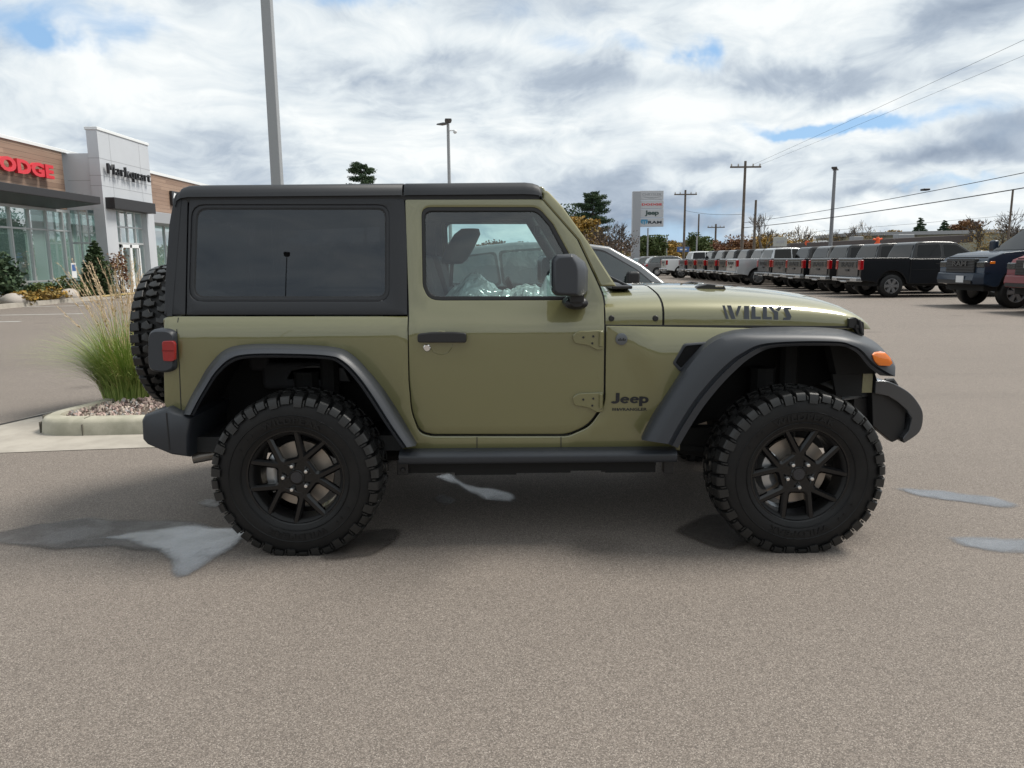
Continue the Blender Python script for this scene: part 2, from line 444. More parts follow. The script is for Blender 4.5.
#PART2
# ================================================================== GROUND
def asphalt():
    m = bpy.data.materials.new('asphalt_aggregate'); m.use_nodes = True; k = NT(m.node_tree)
    p = k.n('ShaderNodeBsdfPrincipled'); o = k.n('ShaderNodeOutputMaterial'); k.nt.links.new(p.outputs[0], o.inputs[0])
    co = k.n('ShaderNodeTexCoord').outputs['Object']
    vo = k.n('ShaderNodeTexVoronoi', feature='F1'); vo.inputs['Scale'].default_value = 290; k.put(vo.inputs['Vector'], co)
    sp = k.n('ShaderNodeSeparateXYZ'); k.put(sp.inputs[0], vo.outputs['Color'])
    chip = k.ramp(sp.outputs[0], [(0, (.105, .089, .078)), (.3, (.155, .131, .113)), (.55, (.222, .189, .163)), (.82, (.275, .237, .206)), (1, (.40, .355, .315))])
    edge = k.smooth(vo.outputs['Distance'], .35, .8)
    fine = k.noise(co, 420, 2, .7)
    big = k.noise(co, .35, 5, .6); mid = k.noise(co, 2.3, 4, .6)
    c = k.mix(k.m('MULTIPLY', edge, .4), chip, (.09, .08, .072))
    c = k.mix(k.smooth(fine, .35, .75), c, k.mix(.35, c, (.08, .07, .063)))
    tone = k.m('ADD', k.m('MULTIPLY', k.m('SUBTRACT', big, .5), .7), k.m('MULTIPLY', k.m('SUBTRACT', mid, .5), .35))
    c = k.mix(k.m('ADD', .5, tone, clamp=True), k.mix(1, c, (.86, .855, .85), 'MULTIPLY'), k.mix(1, c, (1.12, 1.115, 1.10), 'MULTIPLY'))
    # long worn tracks
    mp = k.n('ShaderNodeMapping'); k.put(mp.inputs[0], co); mp.inputs['Scale'].default_value = (.12, 1.1, 1); mp.inputs['Rotation'].default_value = (0, 0, .25)
    tr = k.noise(mp.outputs[0], 1.0, 4, .6)
    c = k.mix(k.m('MULTIPLY', k.smooth(tr, .55, .75), .28), c, k.mix(1, c, (.6, .6, .6), 'MULTIPLY'))
    # old oil drips and damp blotches
    vs = k.n('ShaderNodeTexVoronoi', feature='F1'); vs.inputs['Scale'].default_value = .62; vs.inputs['Randomness'].default_value = 1
    k.put(vs.inputs['Vector'], k.vm('ADD', co, k.vm('SCALE', k.noise(co, 3.0, 4, .6, color=True), scale=.35)))
    c = k.mix(k.m('MULTIPLY', k.smooth(vs.outputs['Distance'], .16, .03), .38), c, k.mix(1, c, (.42, .41, .40), 'MULTIPLY'))
    c = k.mix(k.m('MULTIPLY', k.smooth(k.noise(co, .8, 6, .65), .60, .72), .22), c, k.mix(1, c, (.6, .59, .58), 'MULTIPLY'))
    k.put(p.inputs['Base Color'], c); p.inputs['Roughness'].default_value = .82; p.inputs['Specular IOR Level'].default_value = .35
    b = k.n('ShaderNodeBump'); b.inputs['Strength'].default_value = .55; b.inputs['Distance'].default_value = .004
    k.put(b.inputs['Height'], k.m('ADD', k.m('SUBTRACT', 1.0, vo.outputs['Distance']), k.m('MULTIPLY', fine, .5))); k.nt.links.new(b.outputs[0], p.inputs['Normal'])
    return m
ASPH = asphalt()
d = MB(); R_ = 1500
xs = [-R_, -200, -60, -20, 0, 20, 60, 200, R_]; ys = [-R_, -200, -60, -10, 0, 10, 30, 60, 200, R_]
d.loft([[Vector((x, y, 0)) for x in xs] for y in ys]); tag(d.build('ground', ASPH, smooth=0), kind='structure')
CONC = mat('concrete', (.36, .33, .285), .85, var=(3, (.27, .245, .21), .8, 6), bump=(120, .3, .004))
CONCK = mat('kerb_concrete', (.40, .375, .30), .85, var=(4, (.27, .26, .20), .9, 6), bump=(90, .35, .004))
SEAM = mat('asphalt_seam', (.03, .028, .027), .9)
WHITEP = mat('road_paint_white', (.55, .55, .53), .7, var=(6, (.25, .24, .22), .6, 6))
YELLOWP = mat('kerb_paint_yellow', (.50, .36, .10), .75, var=(3, (.4, .33, .2), .8))
def G(px, py, z): return atZ(px, py, z)
# concrete gutter round the kerb island
d = MB(); gut = [(-30, 454), (60, 450.5), (145, 447.5), (240, 446), (300, 445), (300, 420), (150, 420), (60, 425), (100, 402), (94, 402.3), (40, 414), (-30, 432)]
d.poly([G(x, y, .004) for x, y in gut]); tag(d.build('gutter_pavement', CONC, smooth=0), kind='structure')
d = MB(); a, b = G(-60, 438, .008), G(103, 401, .008); n_ = Vector((-(b-a).y, (b-a).x, 0)).normalized()*.022
d.quad(a-n_, b-n_*1.0, b+n_, a+n_); tag(d.build('road_joint', SEAM, smooth=0), kind='structure')
# wet patches
def wet(name, rmin, rmax, sc, base=(.075, .066, .058), ior=1.4, edge=(.25, .55), film=.25):
    m = bpy.data.materials.new(name); m.use_nodes = True; k = NT(m.node_tree)
    p = k.n('ShaderNodeBsdfPrincipled'); o = k.n('ShaderNodeOutputMaterial')
    co = k.n('ShaderNodeTexCoord').outputs['Object']
    nn = k.noise(co, sc, 5, .6); vo = k.noise(co, 160, 2, .7)
    k.put(p.inputs['Base Color'], k.mix(k.smooth(vo, .38, .66), base, tuple(min(1, c*2.1) for c in base)))
    k.put(p.inputs['Roughness'], k.m('ADD', rmin, k.m('MULTIPLY', k.smooth(nn, .38, .62), rmax-rmin)))
    b = k.n('ShaderNodeBump'); b.inputs['Strength'].default_value = .45; b.inputs['Distance'].default_value = .002; k.put(b.inputs['Height'], vo); k.nt.links.new(b.outputs[0], p.inputs['Normal'])
    p.inputs['IOR'].default_value = ior
    at = k.n('ShaderNodeAttribute', attribute_name='wetness'); tr = k.n('ShaderNodeBsdfTransparent'); mx = k.n('ShaderNodeMixShader')
    w_ = k.m('ADD', at.outputs['Fac'], k.m('ADD', k.m('MULTIPLY', k.m('SUBTRACT', nn, .5), .9), k.m('MULTIPLY', k.m('SUBTRACT', vo, .5), .5)))
    k.put(mx.inputs[0], k.m('MULTIPLY', k.smooth(w_, *edge), k.m('SUBTRACT', 1.0, k.m('MULTIPLY', k.smooth(k.noise(co, 230, 2, .8), .45, .6), film)))); k.nt.links.new(tr.outputs[0], mx.inputs[1]); k.nt.links.new(p.outputs[0], mx.inputs[2]); k.nt.links.new(mx.outputs[0], o.inputs[0])
    return m
WET = wet('wet_asphalt', .3, .55, 4, (.055, .048, .043), 1.42, (.05, 1.0)); POOL = wet('standing_water', .06, .26, 5, (.055, .057, .064), 3.9, (.15, 1.05), .3)
def puddle(pts, m, z=.004, name='puddle', soft=.06):
    P = [G(x, y, z) for x, y in pts]; Q = [Vector((q.x+noise.noise(q*6)*.03, q.y+noise.noise(q*6+Vector((5, 5, 5)))*.04)) for q in catmull(P+[P[0]], 5)[:-1]]
    mb = MB(); w_ = []
    def sf(x, y, dd): w_.append(min(1, segdist(Vector((x, y)), Q)/soft)); return (x, y, z)
    panel(mb, Q, [], sf, 0, 0, .045, 0)
    o = mb.build(name, m, smooth=0, recalc=False); tag(o, kind='structure')
    at = o.data.attributes.new('wetness', 'FLOAT', 'POINT')
    for k in range(len(o.data.vertices)): at.data[k].value = w_[k]
puddle([(-30, 541), (0, 530), (40, 522), (90, 517), (150, 519), (205, 521), (240, 530), (243, 538), (200, 563), (180, 578), (168, 566), (152, 553), (100, 549), (45, 550), (0, 546)], WET)
puddle([(95, 537), (150, 528), (205, 524), (246, 528), (244, 541), (205, 567), (179, 581), (168, 566), (155, 551), (130, 545)], POOL, .008)
puddle([(342, 531), (395, 527.5), (406, 538), (378, 555), (335, 562), (318, 556)], WET)
puddle([(428, 500), (443, 493.5), (459, 499), (446, 507)], WET)
puddle([(192, 503), (212, 497), (232, 502), (210, 510)], WET)
puddle([(430, 476), (452, 474), (474, 485), (497, 488), (516, 494), (514, 502), (488, 502), (470, 494), (448, 483)], POOL)
puddle([(668, 530), (700, 516), (745, 512), (760, 535), (735, 550), (700, 546)], WET)
puddle([(885, 487), (930, 488), (975, 493), (1018, 503), (1010, 509), (960, 503), (920, 497)], POOL)
puddle([(935, 536), (985, 535), (1040, 541), (1045, 556), (995, 553), (955, 545)], POOL)
# ------------------------------------------------------------------ kerb island (raised bed) behind the off-roader
KZ = .14
front = [G(27, 437, 0), G(142, 435, 0)]
isl = [(-3.6, 6.08), (-3.0, 6.12), (-1.6, 6.17), (2.6, 6.35), (2.9, 6.6), (2.9, 8.9), (2.6, 9.2), (-3.2, 9.2), (-3.75, 9.0), (-3.95, 8.0), (-4.02, 6.9), (-4.12, 6.5), (-4.08, 6.22), (-3.9, 6.08)]
ring = [Vector((p.x, p.y)) for p in roundpoly([(x, y, .15) for x, y in isl], 5)]
inn = inset(ring, .17)
d = MB()
rows = []
for off, z in ((0, 0), (.012, KZ*.75), (.035, KZ*.96), (.06, KZ), (.15, KZ+.002), (.165, KZ-.05)):
    rows.append([Vector((p.x, p.y, z)) for p in inset(ring, off)]) if off else rows.append([Vector((p.x, p.y, z)) for p in ring])
d.loft(rows, closed=True)
k_ = d.build('kerb', CONCK, smooth=40); tag(k_, kind='structure')
d = MB()
for (x, y) in ((-4.05, 6.2), (-3.62, 6.08), (-3.05, 6.115), (-1.9, 6.16)):
    d.box(x-.004, x+.004, y-.001, y+.19, .002, KZ*.7); d.box(x-.004, x+.004, y+.055, y+.17, .01, KZ+.004)
tag(d.build('kerb_joint', mat('kerb_joint_dark', (.12, .11, .09), .9), smooth=0), kind='structure')
d = MB(); d.poly([(p.x, p.y, KZ-.03) for p in inn]); tag(d.build('bed_soil', mat('soil', (.10, .075, .06), .95, bump=(60, .5, .02)), smooth=0), kind='structure')
# pink and tan river stones, one mass
rnd = random.Random(11); d = MB()
for k in range(7600):
    x, y = rnd.uniform(-4.1, -.4) , rnd.uniform(6.1, 9.2)
    if k > 6600: x, y = rnd.uniform(-.4, 2.9), rnd.uniform(6.2, 9)
    if not inside((x, y), inn) or (y > 7.6 and rnd.random() < .3): continue
    r = rnd.uniform(.010, .024)*(1 if y < 7.8 else 1.3); i = len(d.v); d.cm = rnd.choices((0, 1, 2, 3), (4, 4, 2, 1))[0]
    Mx = Euler((rnd.uniform(0, 6), rnd.uniform(0, 6), rnd.uniform(0, 6))).to_matrix()
    for a in ((1, 0, 0), (-1, 0, 0), (0, 1, 0), (0, -1, 0), (0, 0, 1), (0, 0, -1), (.62, .62, .5), (-.62, .62, -.5), (.62, -.62, -.5), (-.62, -.62, .5)):
        v = Mx @ Vector((a[0]*r*rnd.uniform(.8, 1.3), a[1]*r*.8, a[2]*r*.6)); d.v.append(Vector((x, y, KZ-.022+rnd.uniform(0, .022)))+v)
    for f in ((6, 0, 4), (6, 4, 2), (6, 2, 0), (7, 2, 5), (7, 5, 1), (7, 1, 2), (8, 0, 3), (8, 3, 5), (8, 5, 0), (9, 3, 1), (9, 1, 4), (9, 4, 3), (0, 2, 5), (1, 5, 3), (4, 1, 2), (4, 0, 3)): d.face([i+q for q in f])
tag(d.build('gravel', [mat('stone_pink', (.46, .34, .30), .8), mat('stone_tan', (.44, .37, .31), .8), mat('stone_grey', (.34, .325, .31), .8), mat('stone_dark', (.20, .15, .135), .8)], smooth=0), kind='stuff')

# far lot: parking lines and the kerbed bed in front of the showroom
d = MB()
for (x0, y0, x1, y1) in ((-10, 307.6, 86, 305.5), (-10, 315.3, 84, 313.6), (-10, 322, 21, 321.3), (-40, 328, -5, 327.5), (20, 303.2, 150, 301.5)):
    a, b = G(x0, y0, .004), G(x1, y1, .004); w_ = .08
    d.quad(a+Vector((0, -w_, 0)), b+Vector((0, -w_, 0)), b+Vector((0, w_, 0)), a+Vector((0, w_, 0)))
tag(d.build('road_marking', WHITEP, smooth=0), kind='structure')
BX = -16.6
bedp = [(BX, 20), (BX, 27.2), (BX-.2, 28.2), (BX-.9, 28.6), (-26, 28.6)]
d = MB(); d.loft([[Vector((x+a, y+b, z)) for x, y in ((BX, 18), (BX, 36.5), (BX-.5, 37.2), (BX-2.2, 37.4))] for a, b, z in ((0, 0, 0), (-.02, -.01, .15), (-.17, -.1, .155), (-.19, -.1, .08))]); tag(d.build('kerb', CONC, smooth=40), kind='structure')
d = MB(); p0, p1 = (BX+.0, 30.0), (BX, 36.4); d.box(BX-.17, BX+.006, 30.3, 36.3, .10, .158); tag(d.build('kerb_marking', YELLOWP, smooth=0, bevel=.01), kind='structure')
d = MB(); d.box(-21, BX-.15, 10, 37.2, .0, .10); tag(d.build('bed_soil', mat('mulch', (.13, .10, .07), .95, bump=(30, .6, .03), var=(5, (.2, .16, .11), .8)), smooth=0), kind='structure')

# ================================================================== SHOWROOM (left)
XF = -19.2
def BP(px, py, X=XF): return atX(px, py, X)
def woodmat():
    m = bpy.data.materials.new('wood_cladding'); m.use_nodes = True; k = NT(m.node_tree)
    p = k.n('ShaderNodeBsdfPrincipled'); o = k.n('ShaderNodeOutputMaterial'); k.nt.links.new(p.outputs[0], o.inputs[0])
    co = k.n('ShaderNodeTexCoord').outputs['Object']; mp = k.n('ShaderNodeMapping'); k.put(mp.inputs[0], co); mp.inputs['Scale'].default_value = (1, .22, 5.0)
    s_ = k.n('ShaderNodeSeparateXYZ'); k.put(s_.inputs[0], co)
    row = k.m('FLOOR', k.m('MULTIPLY', s_.outputs[2], 5.0)); fr = k.m('FRACT', k.m('MULTIPLY', s_.outputs[2], 5.0))
    wn_ = k.n('ShaderNodeTexWhiteNoise', noise_dimensions='2D'); cb = k.n('ShaderNodeCombineXYZ'); k.put(cb.inputs[0], row)
    k.put(cb.inputs[1], k.m('FLOOR', k.m('ADD', k.m('MULTIPLY', s_.outputs[1], .42), k.m('MULTIPLY', row, .37)))); k.put(wn_.inputs[0], cb.outputs[0])
    g = k.noise(mp.outputs[0], 3.5, 6, .65)
    c = k.mix(wn_.outputs['Value'], (.25, .165, .12), (.36, .25, .185)); c = k.mix(k.m('MULTIPLY', k.smooth(g, .35, .7), .5), c, (.20, .13, .095))
    c = k.mix(k.smooth(fr, .08, .02), c, (.05, .03, .02)); k.put(p.inputs['Base Color'], c); p.inputs['Roughness'].default_value = .6
    return m
WOOD = woodmat()
PANEL = mat('metal_panel_silver', (.54, .56, .59), .45, metal=.15, var=(.7, (.49, .51, .54), .5))
PANELD = mat('metal_panel_grey', (.34, .35, .37), .5, metal=.15)
COPING = mat('coping_white', (.72, .74, .75), .5)
CANOPY = mat('canopy_dark', (.022, .021, .023), .5)
ALU = mat('mullion_aluminium', (.55, .57, .58), .4, metal=.4)
bld = thing('car_showroom', (-21, 30, 0), 'glass-fronted car showroom with wood cladding and a tall silver entrance tower at left', 'building')
zr = BP(61, 149.5).z; YT = BP(61, 149.5).y; Y0 = 12.0; zcan = BP(50, 200).z
z_w0 = 3.55
d = MB(); d.box(XF-.35, XF, Y0, YT, 3.75, zr-.12); d.build('clad_wall', WOOD, bld)
d = MB(); d.box(XF-.42, XF+.06, Y0, YT+2.2, zr-.12, zr+.02); 
# tower
XT = -17.68; TY0, TY1 = 33.05, BP(152.5, 200, -17.68).y; ztl = atY(95, 127, 33).z; ztr = ztl
d.box(XT-.52, XT+.04, TY0-.04, TY1+.04, ztl-.1, ztl+.03)
d.build('parapet_coping', COPING, bld, bevel=.015)
ENT0, ENT1 = BP(114, 230, XT).y, BP(153, 230, XT).y-.0; zc0, zc1 = BP(113, 209.5, XT).z, BP(113, 197, XT).z
ENT1 = TY1-.75
d = MB(); d.box(XT-.48, XT, TY0, TY0+.95, 0, zc0); d.box(XT-.48, XT, ENT1, TY1, 0, zc0); d.box(XT-.48, XT, TY0, TY1, zc0, ztl-.1); d.box(XF-.3, XT-.48, TY0+.12, TY0+.3, 3.75, zr-.12); d.build('entrance_tower', PANEL, bld, bevel=.01)
d = MB()    # panel joints
for z in (BP(100, 158, XT).z, BP(105, 186, XT).z, 5.2): d.box(XT-.5, XT+.003, TY0-.003, TY1+.003, z-.012, z+.012)
for y in (TY0+.95, TY1-.95): d.box(XT, XT+.003, y-.01, y+.01, zc1, ztl-.1)
for z in (5.0, 4.2): d.box(XF, XT-.49, TY0+.117, TY0+.12, z-.012, z+.012)
d.build('panel_joint', PANELD, bld)
d = MB(); d.box(XT-.1, XT+.4, BP(115, 205, XT+.4).y, BP(155, 200, XT+.4).y, zc0+.0, zc1-.06); d.build('entrance_canopy', CANOPY, bld, bevel=.02)
# long dark canopy over the storefront
pa = BP(99, 200, -17.3)
d = MB(); d.prism([(XF+.02, 3.72), (XF+.02, 4.05), (-17.32, pa.z+.14), (-17.32, pa.z-.16)], lambda p: (p[0], Y0, p[1]), lambda p: (p[0], TY0-.9, p[1])); d.build('storefront_canopy', CANOPY, bld, bevel=.02)
# glazing
d = MB(); d.quad((XF-.1, Y0, .15), (XF-.1, YT+.2, .15), (XF-.1, YT+.2, 3.75), (XF-.1, Y0, 3.75)); d.build('storefront_window', GLASS_BLD, bld, smooth=0, recalc=False)
d = MB(); zz = [BP(30, 300).z]
d.box(XF-.14, XF-.02, Y0, YT+.2, .12, .28); d.box(XF-.14, XF-.02, Y0, YT+.2, 3.62, 3.75)
yv = [BP(px, 250).y for px in (15, 34.5, 52.0, 66.5)]; sp_ = (yv[-1]-yv[0])/3
yy = [yv[-1]-sp_*k for k in range(12)]+[YT+.15]
for y in yy: d.box(XF-.14, XF-.015, y-.035, y+.035, .2, 3.7)
for z in (BP(35, 229).z, BP(35, 281.5).z): d.box(XF-.14, XF-.025, Y0, YT+.2, z-.035, z+.035)
d.build('window_frame', ALU, bld, bevel=.006)
# side glazing between storefront and tower, entrance glazing
d = MB(); d.quad((XF-.1, TY0+.2, .1), (XT-.5, TY0+.2, .1), (XT-.5, TY0+.2, 3.75), (XF-.1, TY0+.2, 3.75)); d.build('side_window', GLASS_BLD, bld, smooth=0, recalc=False)
d = MB(); d.quad((XT-.3, TY0+.95, .1), (XT-.3, ENT1, .1), (XT-.3, ENT1, zc0), (XT-.3, TY0+.95, zc0)); d.build('entrance_window', GLASS_BLD, bld, smooth=0, recalc=False)
d = MB()
n_ = 4
for k in range(n_+1): y = TY0+.95+(ENT1-TY0-.95)*k/n_; d.box(XT-.36, XT-.24, y-.04, y+.04, 0, zc0)
for z in (2.35, 3.1): d.box(XT-.36, XT-.245, TY0+.95, ENT1, z-.04, z+.04)
for k in (.33, .66): d.box(XF-.1+(XT-.5-XF+.1)*k-.03, XF-.1+(XT-.5-XF+.1)*k+.03, TY0+.16, TY0+.24, .1, 3.75)
d.box(XF-.1, XT-.5, TY0+.15, TY0+.25, 2.3, 2.38)
d.build('entrance_frame', ALU, bld, bevel=.006)
d = MB(); y0, y1 = TY0+1.6, TY0+3.3
for y in (y0, (y0+y1)/2): 
    w_ = (y1-y0)/2
    d.box(XT-.38, XT-.22, y, y+.1, .05, 2.3); d.box(XT-.38, XT-.22, y+w_-.1, y+w_, .05, 2.3); d.box(XT-.38, XT-.22, y, y+w_, 2.15, 2.3); d.box(XT-.38, XT-.22, y, y+w_, .05, .25)
d.build('entrance_door', COPING, bld, bevel=.008)
# right wing
zr2 = BP(165, 176, XF).z; d = MB(); d.box(XF-.35, XF, TY1, TY1+26, 3.75, zr2-.05); d.build('clad_wall', WOOD, bld)
d = MB(); d.box(XF-.42, XF+.06, TY1+.05, TY1+26, zr2-.05, zr2+.1); d.build('parapet_coping', COPING, bld)
d = MB(); d.box(XF-.2, XF+1.3, TY1+.03, TY1+26, 3.45, 4.0); d.build('side_canopy', PANELD, bld, bevel=.02)
d = MB(); d.quad((XF-.1, TY1, .1), (XF-.1, TY1+26, .1), (XF-.1, TY1+26, 3.5), (XF-.1, TY1, 3.5)); d.build('side_window', GLASS_BLD, bld, smooth=0, recalc=False)
d = MB()
for k in range(12): d.box(XF-.14, XF-.03, TY1+2.2*k, TY1+2.2*k+.08, .1, 3.5)
d.build('window_frame', ALU, bld)
# roof, back walls and showroom interior
d = MB(); d.quad((XF-6.5, Y0, 3.9), (XF-1.2, Y0, 3.9), (XF-1.2, TY1+26, 3.9), (XF-6.5, TY1+26, 3.9)); d.build('added_skylight', GLASS_CLEAR, bld, smooth=0, recalc=False)  # unseen glazed roof opening, added to let daylight brighten the showroom interior
d = MB(); d.box(XF-1.2, XF-.4, Y0, TY1+26, 3.75, 4.0); d.box(XF-24, XF-6.5, Y0, TY1+26, 3.75, 4.0); d.box(XF-24.3, XF-24, Y0, TY1+26, 0, 4.0); d.box(XF-24, XF-.35, Y0-.3, Y0, 0, 4.0); d.box(XF-24, XF-.35, TY1+26, TY1+26.3, 0, 4.0); d.build('roof_slab', PANELD, bld)
d = MB(); d.box(XF-24, XF-.16, Y0, TY1+26, .0, .11); d.build('interior_floor', mat('showroom_floor', (.32, .32, .31), .3), bld)
d = MB(); d.box(XF-7.1, XF-7, Y0, TY1+26, .11, 3.75)
for k in range(5): d.box(XF-7, XF-4.5, Y0+4+k*5.2, Y0+4.1+k*5.2, .11, 2.9)
d.build('interior_wall', mat('showroom_wall', (.42, .42, .40), .8), bld)
d = MB(); d.box(XF-2.5, XF-1.5, YT-6, YT-3, .11, .9); d.build('reception_desk', mat('desk_wood', (.3, .2, .13), .5), bld)
# sign letters on the cladding
def face_text(s, px0, py0, px1, py1, X, depth, h, m, m2, name, label, offset=.02, spacing=1.0, cat='sign', rim=.0):
    a, b = BP(px0, py0, X), BP(px1, py1, X); c = (a+b)/2; w = abs(b.y-a.y); dz_ = 0
    d = MB(); add_text(d, s, w, h, lambda u, v, dd: (X+dd, c.y+u, c.z+v), offset=offset, depth=depth, spacing=spacing)
    o = d.build(name, m, smooth=0); tag(o, label, cat); return o
REDS = mat('red_letter_face', (.62, .035, .05), .35)
face_text('DODGE', -20, 161.5, 50.5, 170.5, XF+.16, .14, .56, REDS, None, 'sign_letters', 'red raised DODGE letters on the wood cladding above the dark canopy', offset=.045, spacing=1.05)
face_text('Markquart', 106.5, 170.5, 149, 179, XT+.12, .11, .58, mat('black_letter', (.018, .018, .02), .4), None, 'sign_letters', 'black raised Markquart letters on the silver entrance tower', offset=-.004, spacing=1.12)
d = MB(); a, b = BP(169, 191, XF), BP(181, 195, XF); d.box(XF+.01, XF+.16, a.y, b.y, 4.65, 5.45); sg = d.build('wall_sign', mat('sign_black', (.02, .02, .022), .35), bevel=.02); tag(sg, 'black box sign with a white emblem on the far wood wall', 'sign')
d = MB(); yc_ = (a.y+b.y)/2; X = XF+.163
for s in (-1, 1):
    d.poly([(X, yc_+s*.04, 5.30), (X, yc_+s*.5, 5.36), (X, yc_+s*.62, 5.1), (X, yc_+s*.5, 4.9), (X, yc_+s*.38, 5.05), (X, yc_+s*.42, 5.18), (X, yc_+s*.12, 5.14), (X, yc_+s*.10, 4.85), (X, yc_+s*.03, 4.78)])
d.build('emblem', COPING, sg, smooth=0)
#PART3
# ================================================================== THE OLIVE OFF-ROADER
CY = 4.43; JX = .17
jeep = thing('off_road_car', (JX, CY, 0), 'olive green two-door off-roader parked side-on in front, with black wheels and grey hardtop', 'car')
WT = [(.35, .735), (.47, .747), (.6, .757), (.8, .766), (1.0, .769), (1.10, .767), (1.135, .760), (1.152, .746), (1.165, .736), (1.20, .729), (1.5, .686), (1.75, .648), (1.82, .632), (1.9, .60)]
def sst(a, b, x): u = max(0, min(1, (x-a)/(b-a))); return u*u*(3-2*u)
def W(x, z):
    w = grid_interp(WT, z)
    if x > .45:                                   # front quarter swells out towards the fender flare
        q = (x-.545)-(1.04-z)*.42
        w += .035*sst(0, .10, q)*sst(1.10, 1.0, z)
    return w
def surf(x, z, d): return (x, CY-W(x, z)+d, z)
def S(px, py, off=0.0):
    Y = CY-.74
    for _ in range(8):
        p = atY(px, py, Y); Y = CY-W(p.x, p.z)-off
    return Vector((p.x, p.z))
def SP(pts, off=0.0, seg=4): return [S(p.x, p.y, off) for p in roundpoly(pts, seg)]
def A2(pts, Y): return [Vector((q.x, q.z)) for q in (atY(p[0], p[1], Y) for p in pts)]
def both(o): mirror(o); return o

# ---- body tub: quarter panel, sill and cowl side in one skin, open under the door and at the wheels
tub = MB()
body_out = [(164.5, 316.5, 5), (407.5, 316.5, 1), (407.6, 340, 0), (408.3, 380, 0), (411, 412, 8), (419, 433.5, 8), (432, 436.5, 3), (568, 436.5, 5), (590, 427, 8), (605.5, 405, 10), (606.3, 326, 1), (700, 327.5, 0), (766, 328.5, 1),
            (760, 345, 3), (735, 352, 5), (703, 395, 3), (680, 440, 0), (680, 450.5, 0), (402, 451.5, 0), (402, 444, 0), (382, 412, 5), (358, 371, 14), (330, 354, 14), (245, 354, 14), (222, 361, 12), (206, 385, 5), (192, 415, 2), (170, 415, 4), (164.5, 404, 0)]
panel(tub, SP(body_out), [], surf, .03, .006, .055)
tubo = both(tub.build('body_tub', PAINT, jeep))
# panel joints of the tub as dark recessed strips
j = MB()
for a, b in (((178.5, 317.5), (179.4, 365)), ((179.4, 365), (181.3, 410)), ((477, 437), (477, 449)), ((561, 437), (561, 449))):
    p, q = S(*a), S(*b); w_ = .0022
    n_ = Vector((-(q-p).y, (q-p).x)).normalized()*w_
    j.loft([[Vector(surf(*(p.lerp(q, u)+n_), -.0012)), Vector(surf(*(p.lerp(q, u)-n_), -.0012))] for u in (0, .25, .5, .75, 1)])
both(j.build('panel_joint', SEAL, jeep))
# inner tub: floor, firewall, tailgate, inner walls
m = MB()
m.box(-1.70, .55, CY-.70, CY+.70, .50, .54); m.box(.46, .50, CY-.70, CY+.70, .45, 1.12)
m.box(-1.74, .46, CY-.735, CY-.70, .47, .55); m.box(-1.74, .46, CY+.70, CY+.735, .47, .55)
m.box(-.55, -.5, CY-.70, CY-.66, .5, 1.14); m.box(-.55, -.5, CY+.66, CY+.70, .5, 1.14)
m.build('inner_tub', INTER, jeep)
m = MB(); m.box(-1.75, -1.70, CY-.715, CY+.715, .60, 1.16); m.build('tailgate', PAINT, jeep, bevel=.012)
# ---- chassis
m = MB()
for s in (-1, 1):
    m.box(-1.6, 1.95, CY+s*.45-.04, CY+s*.45+.04, .40, .52)
m.box(-.55, .75, CY-.68, CY+.68, .365, .47)
m.tube([(-1.056, CY-.72, .417), (-1.056, CY+.72, .417)], .05, 10); m.ball((-1.056, CY+.1, .417), .15)
m.tube([(1.40, CY-.72, .417), (1.40, CY+.72, .417)], .045, 10); m.ball((1.40, CY+.3, .417), .14)
for s in (-1, 1):
    for X in (-1.056, 1.40):
        m.tube([(X+.08, CY+s*.52, .40), (X+.08, CY+s*.5, .98)], .05, 10)      # dampers and springs
        m.tube([(X-.05, CY+s*.48, .45), (X-.05, CY+s*.48, .85)], .07, 10)
    m.tube([(-.95, CY+s*.5, .36), (-.2, CY+s*.45, .42)], .035, 8)
    m.tube([(1.3, CY+s*.5, .36), (.75, CY+s*.45, .42)], .035, 8)
m.tube([(1.52, CY-.6, .42), (1.52, CY+.6, .42)], .02, 8)
m.build('chassis_frame', DARK, jeep)
m = MB()
for px, w_, z0, z1 in ((668, .05, .335, .43), (403, .06, .34, .42)):
    x = atY(px, 465, CY-.72).x; m.box(x-w_/2, x+w_/2, CY-.74, CY-.68, z0, z1)
m.lathe([(0, -.752), (.012, -.752), (.014, -.74)], (atY(403, 470, CY-.74).x, CY, atY(403, 470, CY-.74).z), 'Y', 10)
for px in (470, 540, 610):
    x = atY(px, 470, CY-.6).x; m.box(x-.06, x+.06, CY-.70, CY-.6, .335, .37)
m.build('body_mount', BLACK, jeep, bevel=.004)
m = MB(); m.box(-.45, .62, CY-.45, CY-.1, .30, .37); m.tube([(-.7, CY-.3, .36), (-1.2, CY-.5, .62), (-1.5, CY-.55, .56), (-1.62, CY-.62, .455)], .035, 10)
m.build('skid_plate', DARK, jeep)
m = MB()
for x0, x1, z0 in ((-.55, -.30, .345), (-.30, .02, .332), (.02, .30, .34), (.30, .48, .35), (.48, .74, .338)): m.box(x0, x1, CY-.72, CY-.60, z0, .40)
both(m.build('frame_rail', DARK, jeep))
pa, pb = atY(243, 446, CY-.66), atY(196, 456, CY-.66)
m = MB(); m.tube([(pa.x+.25, CY-.5, pa.z+.03), (pa.x, CY-.62, pa.z-.02), (pb.x, CY-.70, pb.z)], .03, 14, cap=False); m.tube([(pa.x+.25, CY-.5, pa.z+.03), (pb.x+.002, CY-.70, pb.z)], .022, 12)
m.build('exhaust_pipe', mat('exhaust_steel', (.22, .2, .18), .42, metal=.8), jeep)
